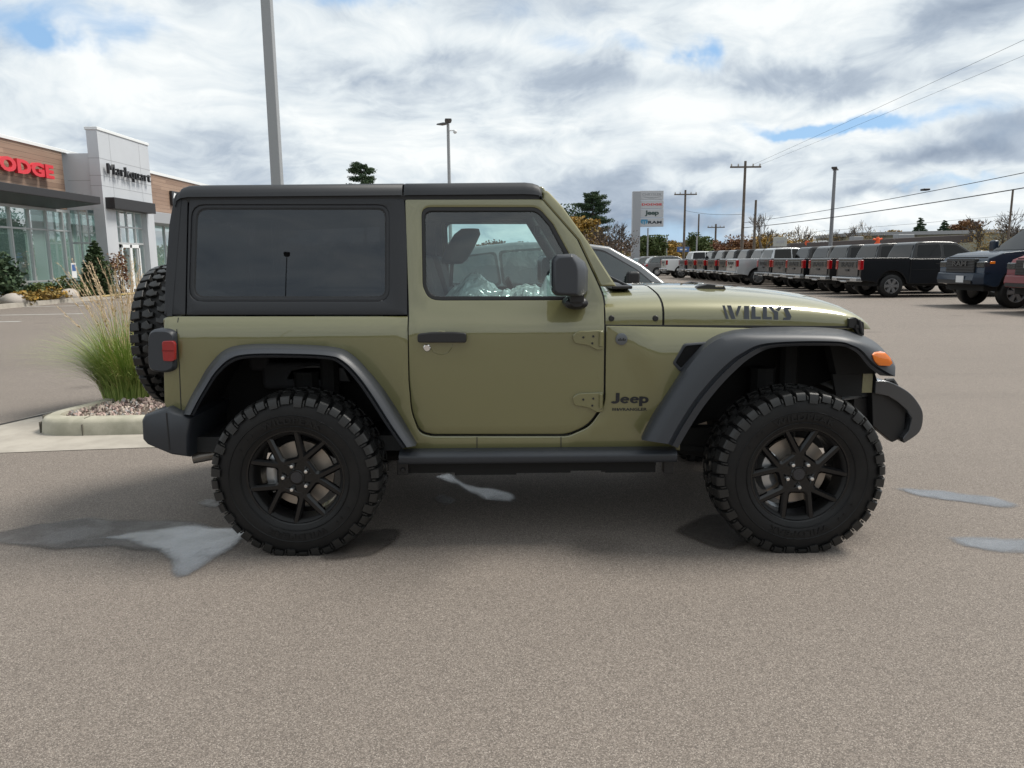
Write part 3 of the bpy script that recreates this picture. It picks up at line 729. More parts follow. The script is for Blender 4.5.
# ---- wheel housings
def liner(name, pts, y0=.71, y1=.34):
    P = catmull([(q.x, 0, q.y) for q in A2(pts, CY-.72)], 5); mb = MB()
    mb.loft([[Vector((p.x, CY-y0, p.z)) for p in P], [Vector((p.x, CY-y1, p.z)) for p in P]])
    c = sum((p.x for p in P))/len(P)
    mb.poly([(p.x, CY-y1, p.z) for p in P]); both(mb.build(name, DARK, jeep, recalc=False))
liner('rear_wheel_liner', [(190, 450), (192, 415), (208, 383), (224, 360), (246, 352), (330, 352), (358, 369), (383, 410), (402, 450)])
liner('front_wheel_liner', [(678, 452), (680, 438), (704, 393), (736, 351), (770, 338), (840, 338), (864, 350), (876, 372), (880, 385)], .70, .36)
m = MB(); q = A2([(283, 381), (290, 369), (312, 364), (344, 367), (352, 383)], CY-.5)
m.prism(q, lambda p: (p[0], CY-.50, p[1]), lambda p: (p[0], CY-.38, p[1])); both(m.build('liner_cover', BLACK, jeep, bevel=.012))

# ---- doors
door_out = [(405.2, 199, 2), (541.5, 199, 3), (577, 239.5, 0), (598.8, 286, 8), (603.6, 299, 6), (604.2, 325, 0), (603.6, 402, 10), (588, 425, 10), (567, 434.2, 8), (433, 434.2, 4), (420, 431, 8), (412.2, 411, 8), (409.6, 380, 0), (408.9, 318, 0)]
win_hole = [(421.3, 207, 9), (538, 207, 7), (553, 224, 0), (573, 261, 0), (580, 300.3, 6), (429, 300.6, 12), (422.5, 286, 4)]
d = MB(); panel(d, SP(door_out), [SP(win_hole)], surf, .045, .006, .05)
door = d.build('door', PAINT, jeep)
d = MB(); frame_ring(d, SP(win_hole, 0), SP([(424.8, 211.5, 7), (536.5, 211.5, 6), (549, 226, 0), (566, 258, 0), (574, 296.3, 4), (431.5, 296.6, 9), (426, 285, 3)]), surf, ((0, .03), (0, .006), (.15, .004), (.8, .005), (1, .009), (1, .03)))
d.build('window_seal', SEAL, door)
d = MB(); panel(d, SP([(423, 209.5, 8), (537.5, 209.5, 6), (551, 226, 0), (570, 260, 0), (577, 298, 4), (430, 298.4, 9), (424, 285, 3)]), [], lambda x, z, dd: surf(x, z, dd+.016), 0, 0, .08, 0)
d.build('window_glass', GLASS_CLEAR, door, recalc=False)
d = MB(); panel(d, inset(SP(door_out), -.012), [inset(SP(win_hole), -.02)], lambda x, z, dd: surf(x, z, dd+.03), .01, 0, .08, 0); d.build('door_seal', SEAL, door)
# inner door skin (lower half) seen through the far side
d = MB(); panel(d, SP([(408, 304), (600, 304), (600, 430), (412, 430)]), [], lambda x, z, dd: surf(x, z, dd+.06), .01, .003, .12, .002); d.build('door_trim', INTER, door)
# handle
hA = S(418.5, 331.5); hB = S(467, 342)
hc = (hA+hB)/2; hw, hh = (hB.x-hA.x)/2, (hA.y-hB.y)/2
d = MB()
d.prism(roundpoly([(hA.x, hB.y+.004, .012), (hB.x, hB.y+.002, .012), (hB.x, hA.y-.006, .012), (hc.x+.06, hA.y, .02), (hc.x-.05, hA.y, .02), (hA.x, hA.y-.008, .012)]), lambda p: surf(p[0], p[1], -.052), lambda p: surf(p[0], p[1], -.022))
for X in (hA.x+.03, hB.x-.03): d.box(X-.022, X+.022, CY-.80, CY-.75, hc.y-.017, hc.y+.017)
hd = d.build('door_handle', BLACK, door, bevel=.006)
d = MB(); c = S(441, 343); d.lathe([(.0, .008), (.05, .006), (.058, -.0015), (.064, 0.004)], (c.x, CY-W(c.x, c.y), c.y), 'Y', 24); d.build('handle_recess', PAINT, door)
d = MB(); c = S(427, 348); d.lathe([(.0, -.006), (.015, -.006), (.018, -.003), (.019, .004)], (c.x, CY-W(c.x, c.y), c.y), 'Y', 20); d.build('lock_cylinder', SILVERPL, door)
# hinges
for (y0, y1) in ((330, 350), (392, 412)):
    d = MB()
    o = roundpoly([(572, y0+5, 3), (578, y0+1, 3), (603, y0, 1), (603, y1-1, 1), (597, y1, 2), (588, y1-5, 3), (574, y1-7, 3)])
    q = [S(p.x, p.y) for p in o]
    d.prism(q, lambda p: surf(p[0], p[1], -.016), lambda p: surf(p[0], p[1], .002))
    c = S(600.5, (y0+y1)/2-2); d.tube([surf(c.x, c.y+.035, -.018), surf(c.x, c.y-.04, -.018)], .011, 10)
    h = d.build('hinge', PAINT, door, bevel=.004)
    d = MB()
    for px, py in ((583, y0+7), (593, y0+6), (592, y0+13)):
        c = S(px, py); d.lathe([(0, -.02), (.005, -.02), (.006, -.015)], (c.x, CY-W(c.x, c.y), c.y), 'Y', 8)
    d.build('hinge_bolt', BLACK, h)
# mirror
def mirror_part():
    Yn = CY-.98
    q = A2([(552, 260), (556, 254.5), (573, 253.5), (584, 262), (587, 270), (586.5, 291), (584, 296.5), (556, 296), (552, 292)], Yn)
    mb = MB(); cen = sum(q, Vector((0, 0)))/len(q)
    rows = []
    for sc_, cr_, y in ((.86, .40, -1.02), (.95, .52, -1.008), (1.0, .93, -.955), (1.0, 1.0, -.93), (1.0, 1.0, -.83), (.93, .93, -.80)):
        rows.append([Vector((cen.x+(p.x-cen.x)*(cr_ if p.x > cen.x else sc_)+(.02 if y > -.9 else 0), CY+y, cen.y+(p.y-cen.y)*sc_)) for p in q])
    mb.loft(rows, closed=True, cap=True)
    o = mb.build('wing_mirror', PLASTIC, jeep, bevel=.006, smooth=40)
    mb = MB(); c = atY(576, 303, CY-.84)
    mb.loft([[Vector((c.x+math.cos(a)*.055*s, y, c.z+math.sin(a)*.03*s)) for a in [2*PI*k/14 for k in range(14)]] for s, y in ((.5, CY-.90), (1.0, CY-.88), (1.15, CY-.80), (1.1, CY-.71))], closed=True, cap=True)
    mb.box(c.x-.035, c.x+.03, CY-.93, CY-.83, c.z+.01, c.z+.06)
    mb.build('mirror_arm', BLACK, o)
    mb = MB(); x = min(p.x for p in q)-.003
    mb.poly([(x, CY-.985, cen.y-.07), (x, CY-.835, cen.y-.07), (x, CY-.835, cen.y+.07), (x, CY-.985, cen.y+.07)]); mb.build('mirror_glass', CHROME, o)
    mirror(o)
mirror_part()
mirror(door)

# ---- windscreen frame, windscreen, cowl
d = MB()
def pil(dy): return lambda p: surf(p[0], p[1], dy)
q = SP([(542.6, 199.5, 1), (542.8, 191, 2), (547.5, 190.5, 3), (562, 206, 0), (588.5, 242.5, 0), (613, 281, 2), (616.5, 286.2, 0), (600.3, 286.2, 0), (578.4, 240, 0)])
panel(d, q, [], surf, .07, .008, .05, .006)
fr = both(d.build('windscreen_frame', PAINT, jeep))
tp, bt = S(545, 191), S(608, 285)
wx = lambda z: bt.x-.02+(tp.x-bt.x)*(z-bt.y)/(tp.y-bt.y)
d = MB()
for z0, z1 in ((1.755, 1.795), (1.19, 1.235)):
    d.prism([(wx(z0)-.03, z0), (wx(z0)+.03, z0), (wx(z1)+.03, z1), (wx(z1)-.03, z1)], lambda p: (p[0], CY-.60, p[1]), lambda p: (p[0], CY+.60, p[1]))
d.build('windscreen_header', PAINT, jeep, bevel=.01)
d = MB(); d.quad((wx(1.25), CY-.62, 1.25), (wx(1.25), CY+.62, 1.25), (wx(1.775), CY+.575, 1.775), (wx(1.775), CY-.575, 1.775)); d.build('windscreen_glass', GLASS_CLEAR, jeep, recalc=False)

# ---- hood and cowl share one cross-section
HX = [(.44, 1.278, .738, 1.095), (.8, 1.286, .737, 1.093), (1.1, 1.281, .732, 1.088), (1.35, 1.266, .724, 1.083), (1.55, 1.243, .713, 1.078), (1.68, 1.216, .700, 1.073), (1.76, 1.180, .688, 1.070), (1.81, 1.135, .675, 1.068), (1.83, 1.09, .665, 1.066)]
def hood_at(x):
    f = lambda k: grid_interp([(r[0], r[k]) for r in HX], x)
    return f(1), f(2), f(3)
def hood_row(x, shrink=0):
    zt, w, zb = hood_at(x); H_ = zt-zb-shrink; w -= shrink
    prof = [(1.0, 0), (1.0, .2), (.993, .38), (.975, .50), (.94, .61), (.88, .71), (.78, .81), (.64, .885), (.50, .94), (.40, .98), (.2, .995), (0, 1.0)]
    half = [(a*w, zb+b*H_) for a, b in prof]
    return [Vector((x, CY-a, z)) for a, z in half]+[Vector((x, CY+a, z)) for a, z in half[-2::-1]]
xs0, xs1 = S(605.5, 310).x, S(662.3, 310).x
xh = S(664.5, 310).x
d = MB(); d.loft([hood_row(x) for x in [xs0+(xs1-xs0)*k/6 for k in range(7)]]); cowl = d.build('cowl_panel', PAINT, jeep, smooth=60)
d = MB(); d.loft([hood_row(x) for x in [xh+(1.60-xh)*k/16 for k in range(16)]+[1.60+.23*k/14 for k in range(15)]]); hood = d.build('hood', PAINT, jeep, smooth=60)
d = MB(); d.loft([hood_row(x, .006) for x in (xs0-.08, xs0, .6, .8, 1.0)]); d.build('engine_bay', DARK, jeep)
d = MB()
for px in (611.5, 655.5):
    c = atY(px, 318.5, CY-.739); d.lathe([(0, -.006), (.012, -.006), (.015, 0), (.016, .004)], (c.x, CY-.738, c.z), 'Y', 14)
d.build('cowl_bolt', BLACK, cowl)
d = MB(); rows = []
for px in (605.5, 640, 680, 720, 760, 800, 838, 852):
    wv = hood_at(atY(px, 325.5, CY-.73).x)[1]+.0015
    a, b = atY(px, 324.6+(px-605)*.006, CY-wv), atY(px, 326.6+(px-605)*.006, CY-wv-.001); rows.append([a, b])
d.loft(rows); both(d.build('hood_seam', SEAL, jeep))
# windscreen wipers, cowl grille, hood catches
d = MB()
for dx_, y in ((0, CY-.35), (.03, CY+.25)):
    a = Vector((.60+dx_, y, 1.30)); 
    d.tube([(.63+dx_, y-.1, 1.285), (.56+dx_, y+.15, 1.33), (wx(1.40)+.03, y+.3, 1.40)], .008, 6)
    d.tube([(wx(1.30)+.035, y-.12, 1.30), (wx(1.38)+.035, y+.38, 1.38)], .009, 6)
d.build('windscreen_wiper', BLACK, jeep)
d = MB(); d.box(.53, .64, CY-.5, CY+.5, 1.274, 1.292); d.build('cowl_grille', BLACK, jeep, bevel=.006)
def catch(px0, px1, py, Y):
    a, b = atY(px0, py, Y), atY(px1, py, Y)
    d = MB(); L = b.x-a.x; x0 = a.x; zt = a.z
    d.prism([(x0, zt-.03), (x0+.02, zt), (x0+L*.4, zt+.012), (x0+L-.02, zt+.004), (x0+L, zt-.03)], lambda p: (p[0], Y-.035, p[1]), lambda p: (p[0], Y+.035, p[1]))
    o = d.build('hood_vent', BLACK, hood, bevel=.006)
    d = MB(); d.box(x0+L*.62, x0+L*.86, Y-.037, Y+.0, zt-.006, zt+.004); d.build('vent_insert', CHROME, o, bevel=.002)
catch(693, 726, 286, CY-.36); catch(680, 706, 283.5, CY+.36)
d = MB(); zt_, w_, zb_ = hood_at(1.74); ca, cb = atY(848, 318, CY-w_-.01), atY(866, 332, CY-w_-.01)
d.prism([(ca.x, zb_+.01), (ca.x, zb_+.055), (ca.x+.03, zb_+.062), (ca.x+.075, zb_+.035), (ca.x+.08, zb_-.03), (ca.x+.05, zb_-.03), (ca.x+.03, zb_+.005)], lambda p: (p[0], CY-w_-.028, p[1]), lambda p: (p[0], CY-w_+.004, p[1]))
d.tube([(ca.x+.045, CY-w_-.034, zb_+.05), (ca.x+.065, CY-w_-.034, zb_-.02)], .008, 8); d.box(ca.x+.03, ca.x+.06, CY-w_-.036, CY-w_-.02, zb_+.008, zb_+.024)
both(d.build('hood_latch', BLACK, hood, bevel=.003))
# WILLYS stencil decal: strokes in photograph detail coordinates
ox, oy, sc = 715, 295, 11.38
strokes = [[(82, 118), (112, 118), (157, 272), (126, 272)], [(133, 118), (183, 118), (234, 272), (190, 272)], [(262, 124), (300, 124), (253, 250), (236, 205)], [(330, 124), (388, 124), (388, 272), (330, 272)],
           [(414, 125), (461, 125), (461, 246), (522, 246), (522, 273), (414, 273)], [(543, 128), (591, 128), (591, 249), (646, 249), (646, 276), (543, 276)],
           [(602, 130), (648, 130), (676, 172), (719, 190), (719, 280), (672, 280), (672, 214)], [(716, 134), (768, 134), (727, 186), (686, 170)],
           [(785, 138), (878, 142), (868, 164), (832, 164), (871, 246), (855, 283), (774, 283), (784, 257), (816, 257), (778, 162)]]
d = MB()
for s_ in strokes:
    pts = []
    for x, y in s_:
        Y = CY-.735
        for _ in range(4): p = atY(ox+x/sc, oy+y/sc, Y); Y = CY-hood_at(p.x)[1]-.002
        pts.append(p)
    d.poly(pts)
d.build('lettering', DECAL, hood, smooth=0, recalc=False)
# ---- grille, headlamps
d = MB()
gp = [(-.655, .74), (-.655, 1.02), (-.62, 1.075), (.62, 1.075), (.655, 1.02), (.655, .74)]
slots = [[(-.33+k*.11-.032, .83), (-.33+k*.11+.032, .83), (-.33+k*.11+.032, 1.03), (-.33+k*.11-.032, 1.03)] for k in range(7)]
panel(d, gp, slots, lambda u, v, dd: (1.835-dd-.06*(u/.65)**2, CY+u, v), .05, .006, .08)
gr = d.build('front_grille', PAINT, jeep)
d = MB(); d.quad((1.77, CY-.6, .76), (1.77, CY+.6, .76), (1.77, CY+.6, 1.06), (1.77, CY-.6, 1.06)); d.build('grille_mesh', GRILLE, gr)
for s in (-1, 1):
    d = MB(); d.lathe([(0, .052), (.07, .045), (.088, .025), (.092, 0)], (1.79, CY+s*.51, .95), 'X', 28); d.build('headlight', mat('headlight_lens', (.6, .62, .65), .1, coat=1), jeep)

# ---- fender flares: lofted through traced curves
def flare(name, curves, nper=5):
    rows = []
    for pts, wv in curves:
        row = []
        for k, p in enumerate(pts):
            ww = wv[k] if isinstance(wv, (list, tuple)) else wv
            q_ = atY(p[0], p[1], CY-ww); row.append(q_)
        rows.append(catmull(row, nper))
    d = MB(); d.loft(rows); return both(d.build(name, PLASTIC, jeep, smooth=52, recalc=True))
# outer edge on the body, crest, step, lip, inner return
fA = [(641.2, 437), (651, 417), (671, 385), (691, 355.5), (708, 338.5), (728, 330.5), (752, 327.8), (800, 326.8), (838, 328.8), (859, 334), (872, 340), (882, 348), (893.5, 361.5)]
fB = [(641.8, 440), (654, 420), (675, 387), (695, 358.5), (713, 342), (732, 335.5), (756, 334), (800, 333.6), (838, 335), (857, 339.5), (870, 345), (881.5, 353), (895.5, 367)]
fC = [(668, 444), (678, 425.5), (694, 400.5), (713, 377.5), (729, 362), (742, 353), (762, 344), (800, 341.2), (838, 341.6), (851, 344.6), (862, 350.5), (875, 364.5), (895, 376.5)]
def shift(c, d, k): return [(x+(u-x)*k, y+(v-y)*k) for (x, y), (u, v) in zip(c, d)]
fD = [(678, 448), (689, 429), (704, 406), (722, 384), (738, 368), (751, 357.5), (770, 348.4), (800, 346), (838, 346), (849, 348.5), (858, 354), (869, 367), (880, 375.5)]
lw = lambda v: [v]*10+[v-.01, v-.03, v-.05]
flf = flare('fender_flare', [(fA, [.775]*4+[.755]*3+[.75, .72, .70, .69, .70, .78]), (shift(fA, fB, .55), [.85]*4+[.845]*3+[.83, .81, .79, .78, .79, .84]), (fB, [.88, .89, .90, .90, .905, .905, .905, .905, .905, .895, .885, .875, .865]), (shift(fB, fC, .25), lw(.922)), (shift(fB, fC, .6), lw(.938)), (fC, lw(.945)), (shift(fC, fD, .14), lw(.928)), (shift(fC, fD, .30), lw(.926)), (shift(fC, fD, .44), lw(.940)), (fD, lw(.93)), (fD, .70)])
rA = [(182.5, 414), (190, 398), (199.5, 381), (208.5, 366), (224, 350), (246, 344.3), (290, 344), (334, 346.8), (352, 354), (369, 371), (386.5, 393), (404, 421), (417, 443)]
rB = [(184.5, 414.5), (192, 399), (201.5, 382.5), (210.5, 368), (226, 353), (247, 348), (290, 347.6), (332, 350), (349, 357), (365.5, 373), (382, 395), (400, 423), (415.5, 446)]
rC = [(190, 415), (197.5, 400.5), (206.5, 385), (215, 372), (229, 359), (248, 354), (290, 353.6), (329, 355.6), (344, 361.5), (359.5, 377), (374.5, 398), (391, 424), (407, 447.3)]
rC2 = [(191, 415), (198.5, 401), (207.5, 385.5), (216, 372.8), (229.8, 360), (248, 355), (290, 354.6), (328.5, 356.6), (343, 362.3), (358.5, 377.8), (373.5, 399), (390, 425), (406, 447.6)]
rD = [(194, 415.5), (201, 402), (210, 387), (218, 375), (231.5, 363), (249, 358.2), (290, 357.8), (327.5, 359.5), (341, 365), (355.5, 380), (370, 400.5), (386.5, 426), (402.5, 448.4)]
flr = flare('rear_fender_flare', [(rA, .765), (shift(rA, rB, .6), .82), (rB, .895), (shift(rB, rC, .4), .93), (rC, .945), (shift(rC, rD, .2), .928), (shift(rC, rD, .34), .926), (shift(rC, rD, .5), .94), (rD, .93), (rD, .70)])
# amber marker set into the front flare
q = A2([(869.5, 354), (874, 352), (884, 352), (889, 357), (891.5, 363), (888, 366), (877, 365.5), (872, 361)], CY-.90)
cen = sum(q, Vector((0, 0)))/len(q)
d = MB(); d.loft([[Vector((cen.x+(p.x-cen.x)*s, CY-w_, cen.y+(p.y-cen.y)*s)) for p in q] for s, w_ in ((1, .80), (1, .905), (.9, .922), (.6, .928))], closed=True, cap=True)
both(d.build('side_marker_lamp', AMBER, flf))
# fender vent
d = MB(); vo = [(672.5, 363, 2), (684, 343.5, 3), (708, 341.5, 2), (680, 372, 2)]
vs_ = lambda x, z, dd: surf(x, z, dd-.008)
frame_ring(d, SP(vo), SP([(675.5, 362.5, 1.5), (685.5, 346, 2), (702, 344.5, 1), (681, 368, 1.5)]), vs_, ((0, .02), (0, .002), (.2, 0), (.8, 0), (1, .003), (1, .02))); vent = both(d.build('fender_vent', PLASTIC, jeep))
d = MB(); panel(d, SP([(675, 362.5), (685.5, 345.5), (703, 344), (681, 369)]), [], lambda x, z, dd: surf(x, z, dd-.002), 0, 0, .08, 0); d.build('vent_mesh', GRILLE, vent)
# badges
def on_body(cx, cy, tilt=0):
    c = S(cx, cy)
    return lambda u, v, dd: surf(c.x+u, c.y+v, -.0015-dd)
sc_px = (S(660, 400).x-S(600, 400).x)/60
JP = [([(.42, 1.0), (.42, .34)]+arcpts(.26, .32, .16, .20, 0, -150), .21)]
for x_ in (.62, 1.16): JP += [(arcpts(x_+.21, .34, .185, .235, 12, 325), .16), ([(x_+.06, .36), (x_+.44, .36)], .13)]
JP += [([(1.72, .66), (1.72, -.24)], .19), (arcpts(1.90, .335, .17, .225, -175, 175), .17)]
d = MB(); f_ = on_body(629.5, 399.5); strokes_geo(d, JP, lambda u, v: f_((u-1.09)*37*sc_px/2.04, (v-.38)*14*sc_px/1.24, .0015)); d.build('maker_badge', DECALK, jeep, smooth=0)
d = MB(); add_text(d, 'WRANGLER', 31*sc_px, 3.2*sc_px, on_body(631.8, 409.3), offset=.03); 
for k in range(3):
    f_ = on_body(613.0+k*2.2, 409.3); d.quad(f_(-.004, -.007, 0), f_(.003, -.007, 0), f_(.003, .007, 0), f_(-.004, .007, 0))
d.build('name_badge', DECALK, jeep, smooth=0)
c = S(621.3, 339); d = MB(); d.lathe([(.0, -.011), (.026, -.011), (.029, -.010), (.030, .004)], (c.x, CY-W(c.x, c.y), c.y), 'Y', 28)
rb = d.build('round_badge', mat('badge_grey', (.13, .14, .15), .35, metal=.5), jeep)
d = MB(); f_ = on_body(621.3, 339)
for k in range(5): d.quad(f_(-.019+k*.008, -.008, .0105), f_(-.013+k*.008, -.008, .0105), f_(-.012+k*.008, .002+.005*(k % 2), .0105), f_(-.018+k*.008, -.001+.005*(k % 2), .0105))
d.build('emblem', DECALK, rb, smooth=0)

# ---- rock rail
a, b = atY(399.5, 451, CY-.80), atY(676, 449.5, CY-.80); zt = (a.z+b.z)/2; zb = atY(540, 464, CY-.80).z
d = MB(); rp = roundpoly([(-.70, zb-.01), (-.78, zb, .02), (-.83, zb+.012, .02), (-.835, zt-.018, .012), (-.81, zt, .012), (-.70, zt+.003)])
d.loft([[Vector((x, CY+p.x, p.y)) for p in rp] for x in (a.x, a.x+.015, b.x-.015, b.x)], closed=True, cap=True)
both(d.build('rock_rail', PLASTIC, jeep, smooth=40))

# ---- rear bumper and tail lamp
d = MB()
q = A2([(142, 420), (145, 414.5), (168, 407.5), (176, 412), (189, 415.5), (194, 417), (190, 436), (190, 457), (172, 454.5), (148, 444.5), (143, 439)], CY-.82)
rows = []
for y, s in ((-.84, .86), (-.835, .93), (-.815, 1), (-.5, 1), (.5, 1), (.815, 1), (.84, .86)):
    cen = sum(q, Vector((0, 0)))/len(q); rows.append([Vector((cen.x+(p.x-cen.x)*s, CY+y, cen.y+(p.y-cen.y)*s)) for p in q])
d.loft(rows, closed=True, cap=True); rbp = d.build('rear_bumper', PLASTIC, jeep, smooth=45)
d = MB(); l0, l1 = atY(166, 409, CY-.842), atY(171, 454, CY-.842); d.box(l0.x-.003, l0.x+.003, CY-.8425, CY-.83, l1.z+.02, l0.z-.02); both(d.build('bumper_joint', SEAL, rbp))
d = MB(); q = roundpoly([(147.5, 336, 6), (151, 329, 6), (168, 329, 5), (174.7, 333, 4), (174.7, 370, 4), (166, 373.5, 5), (150, 372, 6), (147.5, 364, 5)]); q = A2(q, CY-.80)
cen = sum(q, Vector((0, 0)))/len(q)
d.loft([[Vector((cen.x+(p.x-cen.x)*s, CY-w_, cen.y+(p.y-cen.y)*s)) for p in q] for s, w_ in ((1, .60), (1, .775), (.97, .795), (.88, .806))], closed=True, cap=True)
tl = d.build('tail_lamp', PLASTIC, jeep, smooth=45)
d = MB(); q = A2(roundpoly([(161.6, 343, 2), (163, 341, 2), (173, 340.8, 2), (174.8, 344), (174.8, 360, 1), (172, 361.6, 2), (163, 361, 2)]), CY-.812); d.prism(q, lambda p: (p[0], CY-.813, p[1]), lambda p: (p[0], CY-.79, p[1]))
ln = d.build('red_lens', REDL, tl, bevel=.004)
d = MB(); p_ = atY(168, 350.8, CY-.8145); d.box(p_.x-.03, p_.x+.03, CY-.8145, CY-.81, p_.z-.003, p_.z+.003); d.build('lens_divider', mat('dark_red', (.2, .003, .004), .3), ln)
mirror(tl)

# ---- hardtop
d = MB()
panel(d, SP([(184.8, 314.8, 1), (164, 314.8, 2), (165.5, 275, 0), (169, 225, 0), (174.2, 196, 3), (178, 191.5, 4), (187.5, 191.5, 1), (187.3, 200, 0)]), [], surf, .03, .005, .06)
qh = [(196, 208.2, 11), (385.8, 208.2, 9), (385.8, 297.8, 9), (193, 297.8, 11)]
ho = [(189, 198.3, 2), (404, 198.3, 2), (406.8, 240, 0), (407, 314.8, 1), (186.5, 314.8, 1)]
# raised step around the side glass
def tsurf(x, z, dd): return surf(x, z, dd)
frame_ring(d, SP(ho), SP([(191.5, 204.6, 13), (389.3, 204.6, 12), (389.3, 301.6, 12), (188.5, 301.6, 14)]), surf, ((0, .03), (0, .003), (.08, 0), (.45, 0), (.9, 0), (1, .003), (1, .02)))
o_, i_ = SP([(191.8, 205, 13), (389, 205, 12), (389, 301.3, 12), (188.8, 301.3, 14)]), SP([(196, 208.2, 11), (385.8, 208.2, 9), (385.8, 297.8, 9), (193, 297.8, 11)])
dn = lambda P: [q for k in range(len(P)) for q in (P[k-1].lerp(P[k], u) for u in (.25, .5, .75, 1))]
o_, i_ = dn(o_), dn(i_)
d.loft([[Vector(surf(p.x+(q.x-p.x)*u, p.y+(q.y-p.y)*u, dd)) for p, q in zip(o_, i_)] for u, dd in ((0, .012), (0, .007), (.2, .006), (.85, .007), (1, .010), (1, .02))], closed=True)
ht = both(d.build('hardtop', TOPMAT, jeep))
d = MB(); panel(d, SP([(195.3, 207.4, 11), (386.5, 207.4, 9), (386.5, 298.6, 9), (192.3, 298.6, 11)]), [], lambda x, z, dd: surf(x, z, dd+.012), 0, 0, .1, 0); qw = both(d.build('quarter_window', GLASS_TINT, jeep, recalc=False))
d = MB(); frame_ring(d, SP([(195.2, 207.5, 11), (386.4, 207.5, 9), (386.4, 298.5, 9), (192.4, 298.5, 11)]), SP([(197, 209.6, 10), (384.6, 209.6, 8), (384.6, 296.4, 8), (194.4, 296.4, 10)]), surf, ((0, .016), (0, .010), (.8, .010), (1, .0115))); both(d.build('window_seal', SEAL, jeep))
def roof_rows(x, drop=0, sq=1.0):
    half = [(.664, 1.752), (.660, 1.768), (.655, 1.785), (.642, 1.803), (.62, 1.812), (.55, 1.818), (.35, 1.828), (0, 1.835)]
    half = [(a, 1.752+(z-1.752)*sq-drop) for a, z in half]
    return [Vector((x, CY-a, z)) for a, z in half]+[Vector((x, CY+a, z)) for a, z in half[-2::-1]]
xj = atY(403.3, 190, CY-.65).x; xr = atY(176, 192, CY-.65).x; xf = atY(541.5, 190, CY-.65).x
d = MB(); d.loft([roof_rows(xr-.006, .05, .2), roof_rows(xr+.004, .018, .62), roof_rows(xr+.025, .005, .88), roof_rows(xr+.06, 0, .98), roof_rows(xr+.12), roof_rows(xj-.008), roof_rows(xj-.005, .006)]); d.build('hardtop_roof', TOPMAT, jeep, smooth=60)
d = MB(); d.loft([roof_rows(xj+.003, .006), roof_rows(xj+.008)]+[roof_rows(xj+.007+(xf-xj-.09)*u) for u in (.3, .6, 1)]+[roof_rows(xf-.045, .002, .96), roof_rows(xf-.015, .006, .86), roof_rows(xf, .012, .66), roof_rows(xf+.003, .03, .3)]); d.build('roof_panel', TOPMAT, jeep, smooth=60)
d = MB()
for x0, x1 in ((xr+.01, xf-.01),): d.box(x0, x1, CY-.650, CY-.60, 1.728, 1.765); d.box(x0, x1, CY+.60, CY+.650, 1.728, 1.765)
d.build('roof_gutter', SEAL, jeep)
d = MB(); d.loft([[Vector((x, CY+y, z)) for y in (-.60, .60)] for x, z in ((xr+.03, 1.76), (xf-.02, 1.772))]); d.build('headliner', mat('headliner_grey', (.10, .105, .11), .9), jeep)
# rear face of the hardtop with its glass
rz0, rz1 = S(165.5, 314), S(175, 196)
rx = lambda z: rz0.x+(rz1.x-rz0.x)*(z-rz0.y)/(rz1.y-rz0.y)
d = MB(); panel(d, [(-.735, 1.17), (.735, 1.17), (.65, 1.76), (-.65, 1.76)], [[(-.58, 1.24), (.58, 1.24), (.52, 1.68), (-.52, 1.68)]], lambda u, v, dd: (rx(v)+dd+.004, CY+u, v), .03, .006, .15); d.build('hardtop_back', TOPMAT, jeep)
d = MB(); d.quad(*[(rx(v)+.012, CY+u, v) for u, v in ((-.59, 1.23), (.59, 1.23), (.53, 1.69), (-.53, 1.69))]); d.build('rear_window', GLASS_TINT, jeep, recalc=False)

# ---- front bumper
prof = [(q_.x, q_.z) for q_ in catmull([(1.86, 0, .805), (1.93, 0, .80), (2.03, 0, .748), (2.092, 0, .682), (2.118, 0, .62), (2.106, 0, .535), (2.03, 0, .475)], 5)]+[ (2.02, .50), (2.05, .545), (2.06, .61), (2.035, .65), (1.98, .695), (1.93, .725), (1.86, .74)]
d = MB()
def bsec(y, s=1.0, dx_=0, tw=0): return [Vector((1.86+(x-1.86)*s+dx_, CY+y, .66+(z-.66)*(1-tw))) for x, z in prof]
d.loft([bsec(-.70, 1.0), bsec(-.695, 1.0), bsec(-.66), bsec(-.4, 1.05), bsec(0, 1.10), bsec(.4, 1.05), bsec(.66), bsec(.70)], closed=True, cap=True)
fb = d.build('front_bumper', STEELDK, jeep, smooth=35, bevel=.006)
d = MB(); d.box(1.80, 2.06, CY-.6, CY+.6, .52, .70); d.prism([(1.86, .76), (1.97, .74), (2.05, .68), (2.05, .50), (1.99, .47), (1.88, .56)], lambda p: (p[0], CY-.66, p[1]), lambda p: (p[0], CY-.60, p[1])); d.build('bumper_backing', BLACK, fb, bevel=.006)
d = MB()
ta, tb = atY(890, 382.5, CY-.55), atY(900.5, 387, CY-.55)
d.tube([(ta.x, CY-.5, ta.z), (tb.x-.02, CY-.5, ta.z+.004), (tb.x, CY-.5, tb.z), (tb.x, CY-.5, tb.z-.04)], .014, 8); both(d.build('tow_hook', BLACK, fb))
d = MB()
random.seed(3)
for k in range(10):
    x = 1.72+random.random()*.2; z = .58+random.random()*.2; d.tube([(x, CY-.55, z), (x+random.uniform(-.1, .12), CY-.5, z+random.uniform(-.06, .06))], .012, 6)
d.tube([(1.72, CY-.62, .70), (1.95, CY-.58, .73)], .016, 8)
d.build('suspension_link', mat('grey_steel', (.16, .17, .18), .4, metal=.6), jeep)
d = MB(); a, b = atY(863, 375, CY-.68), atY(872.5, 383, CY-.68); d.box(a.x, b.x, CY-.68, CY-.6, b.z-.05, a.z+.02); d.build('grille_corner', PAINT, jeep)

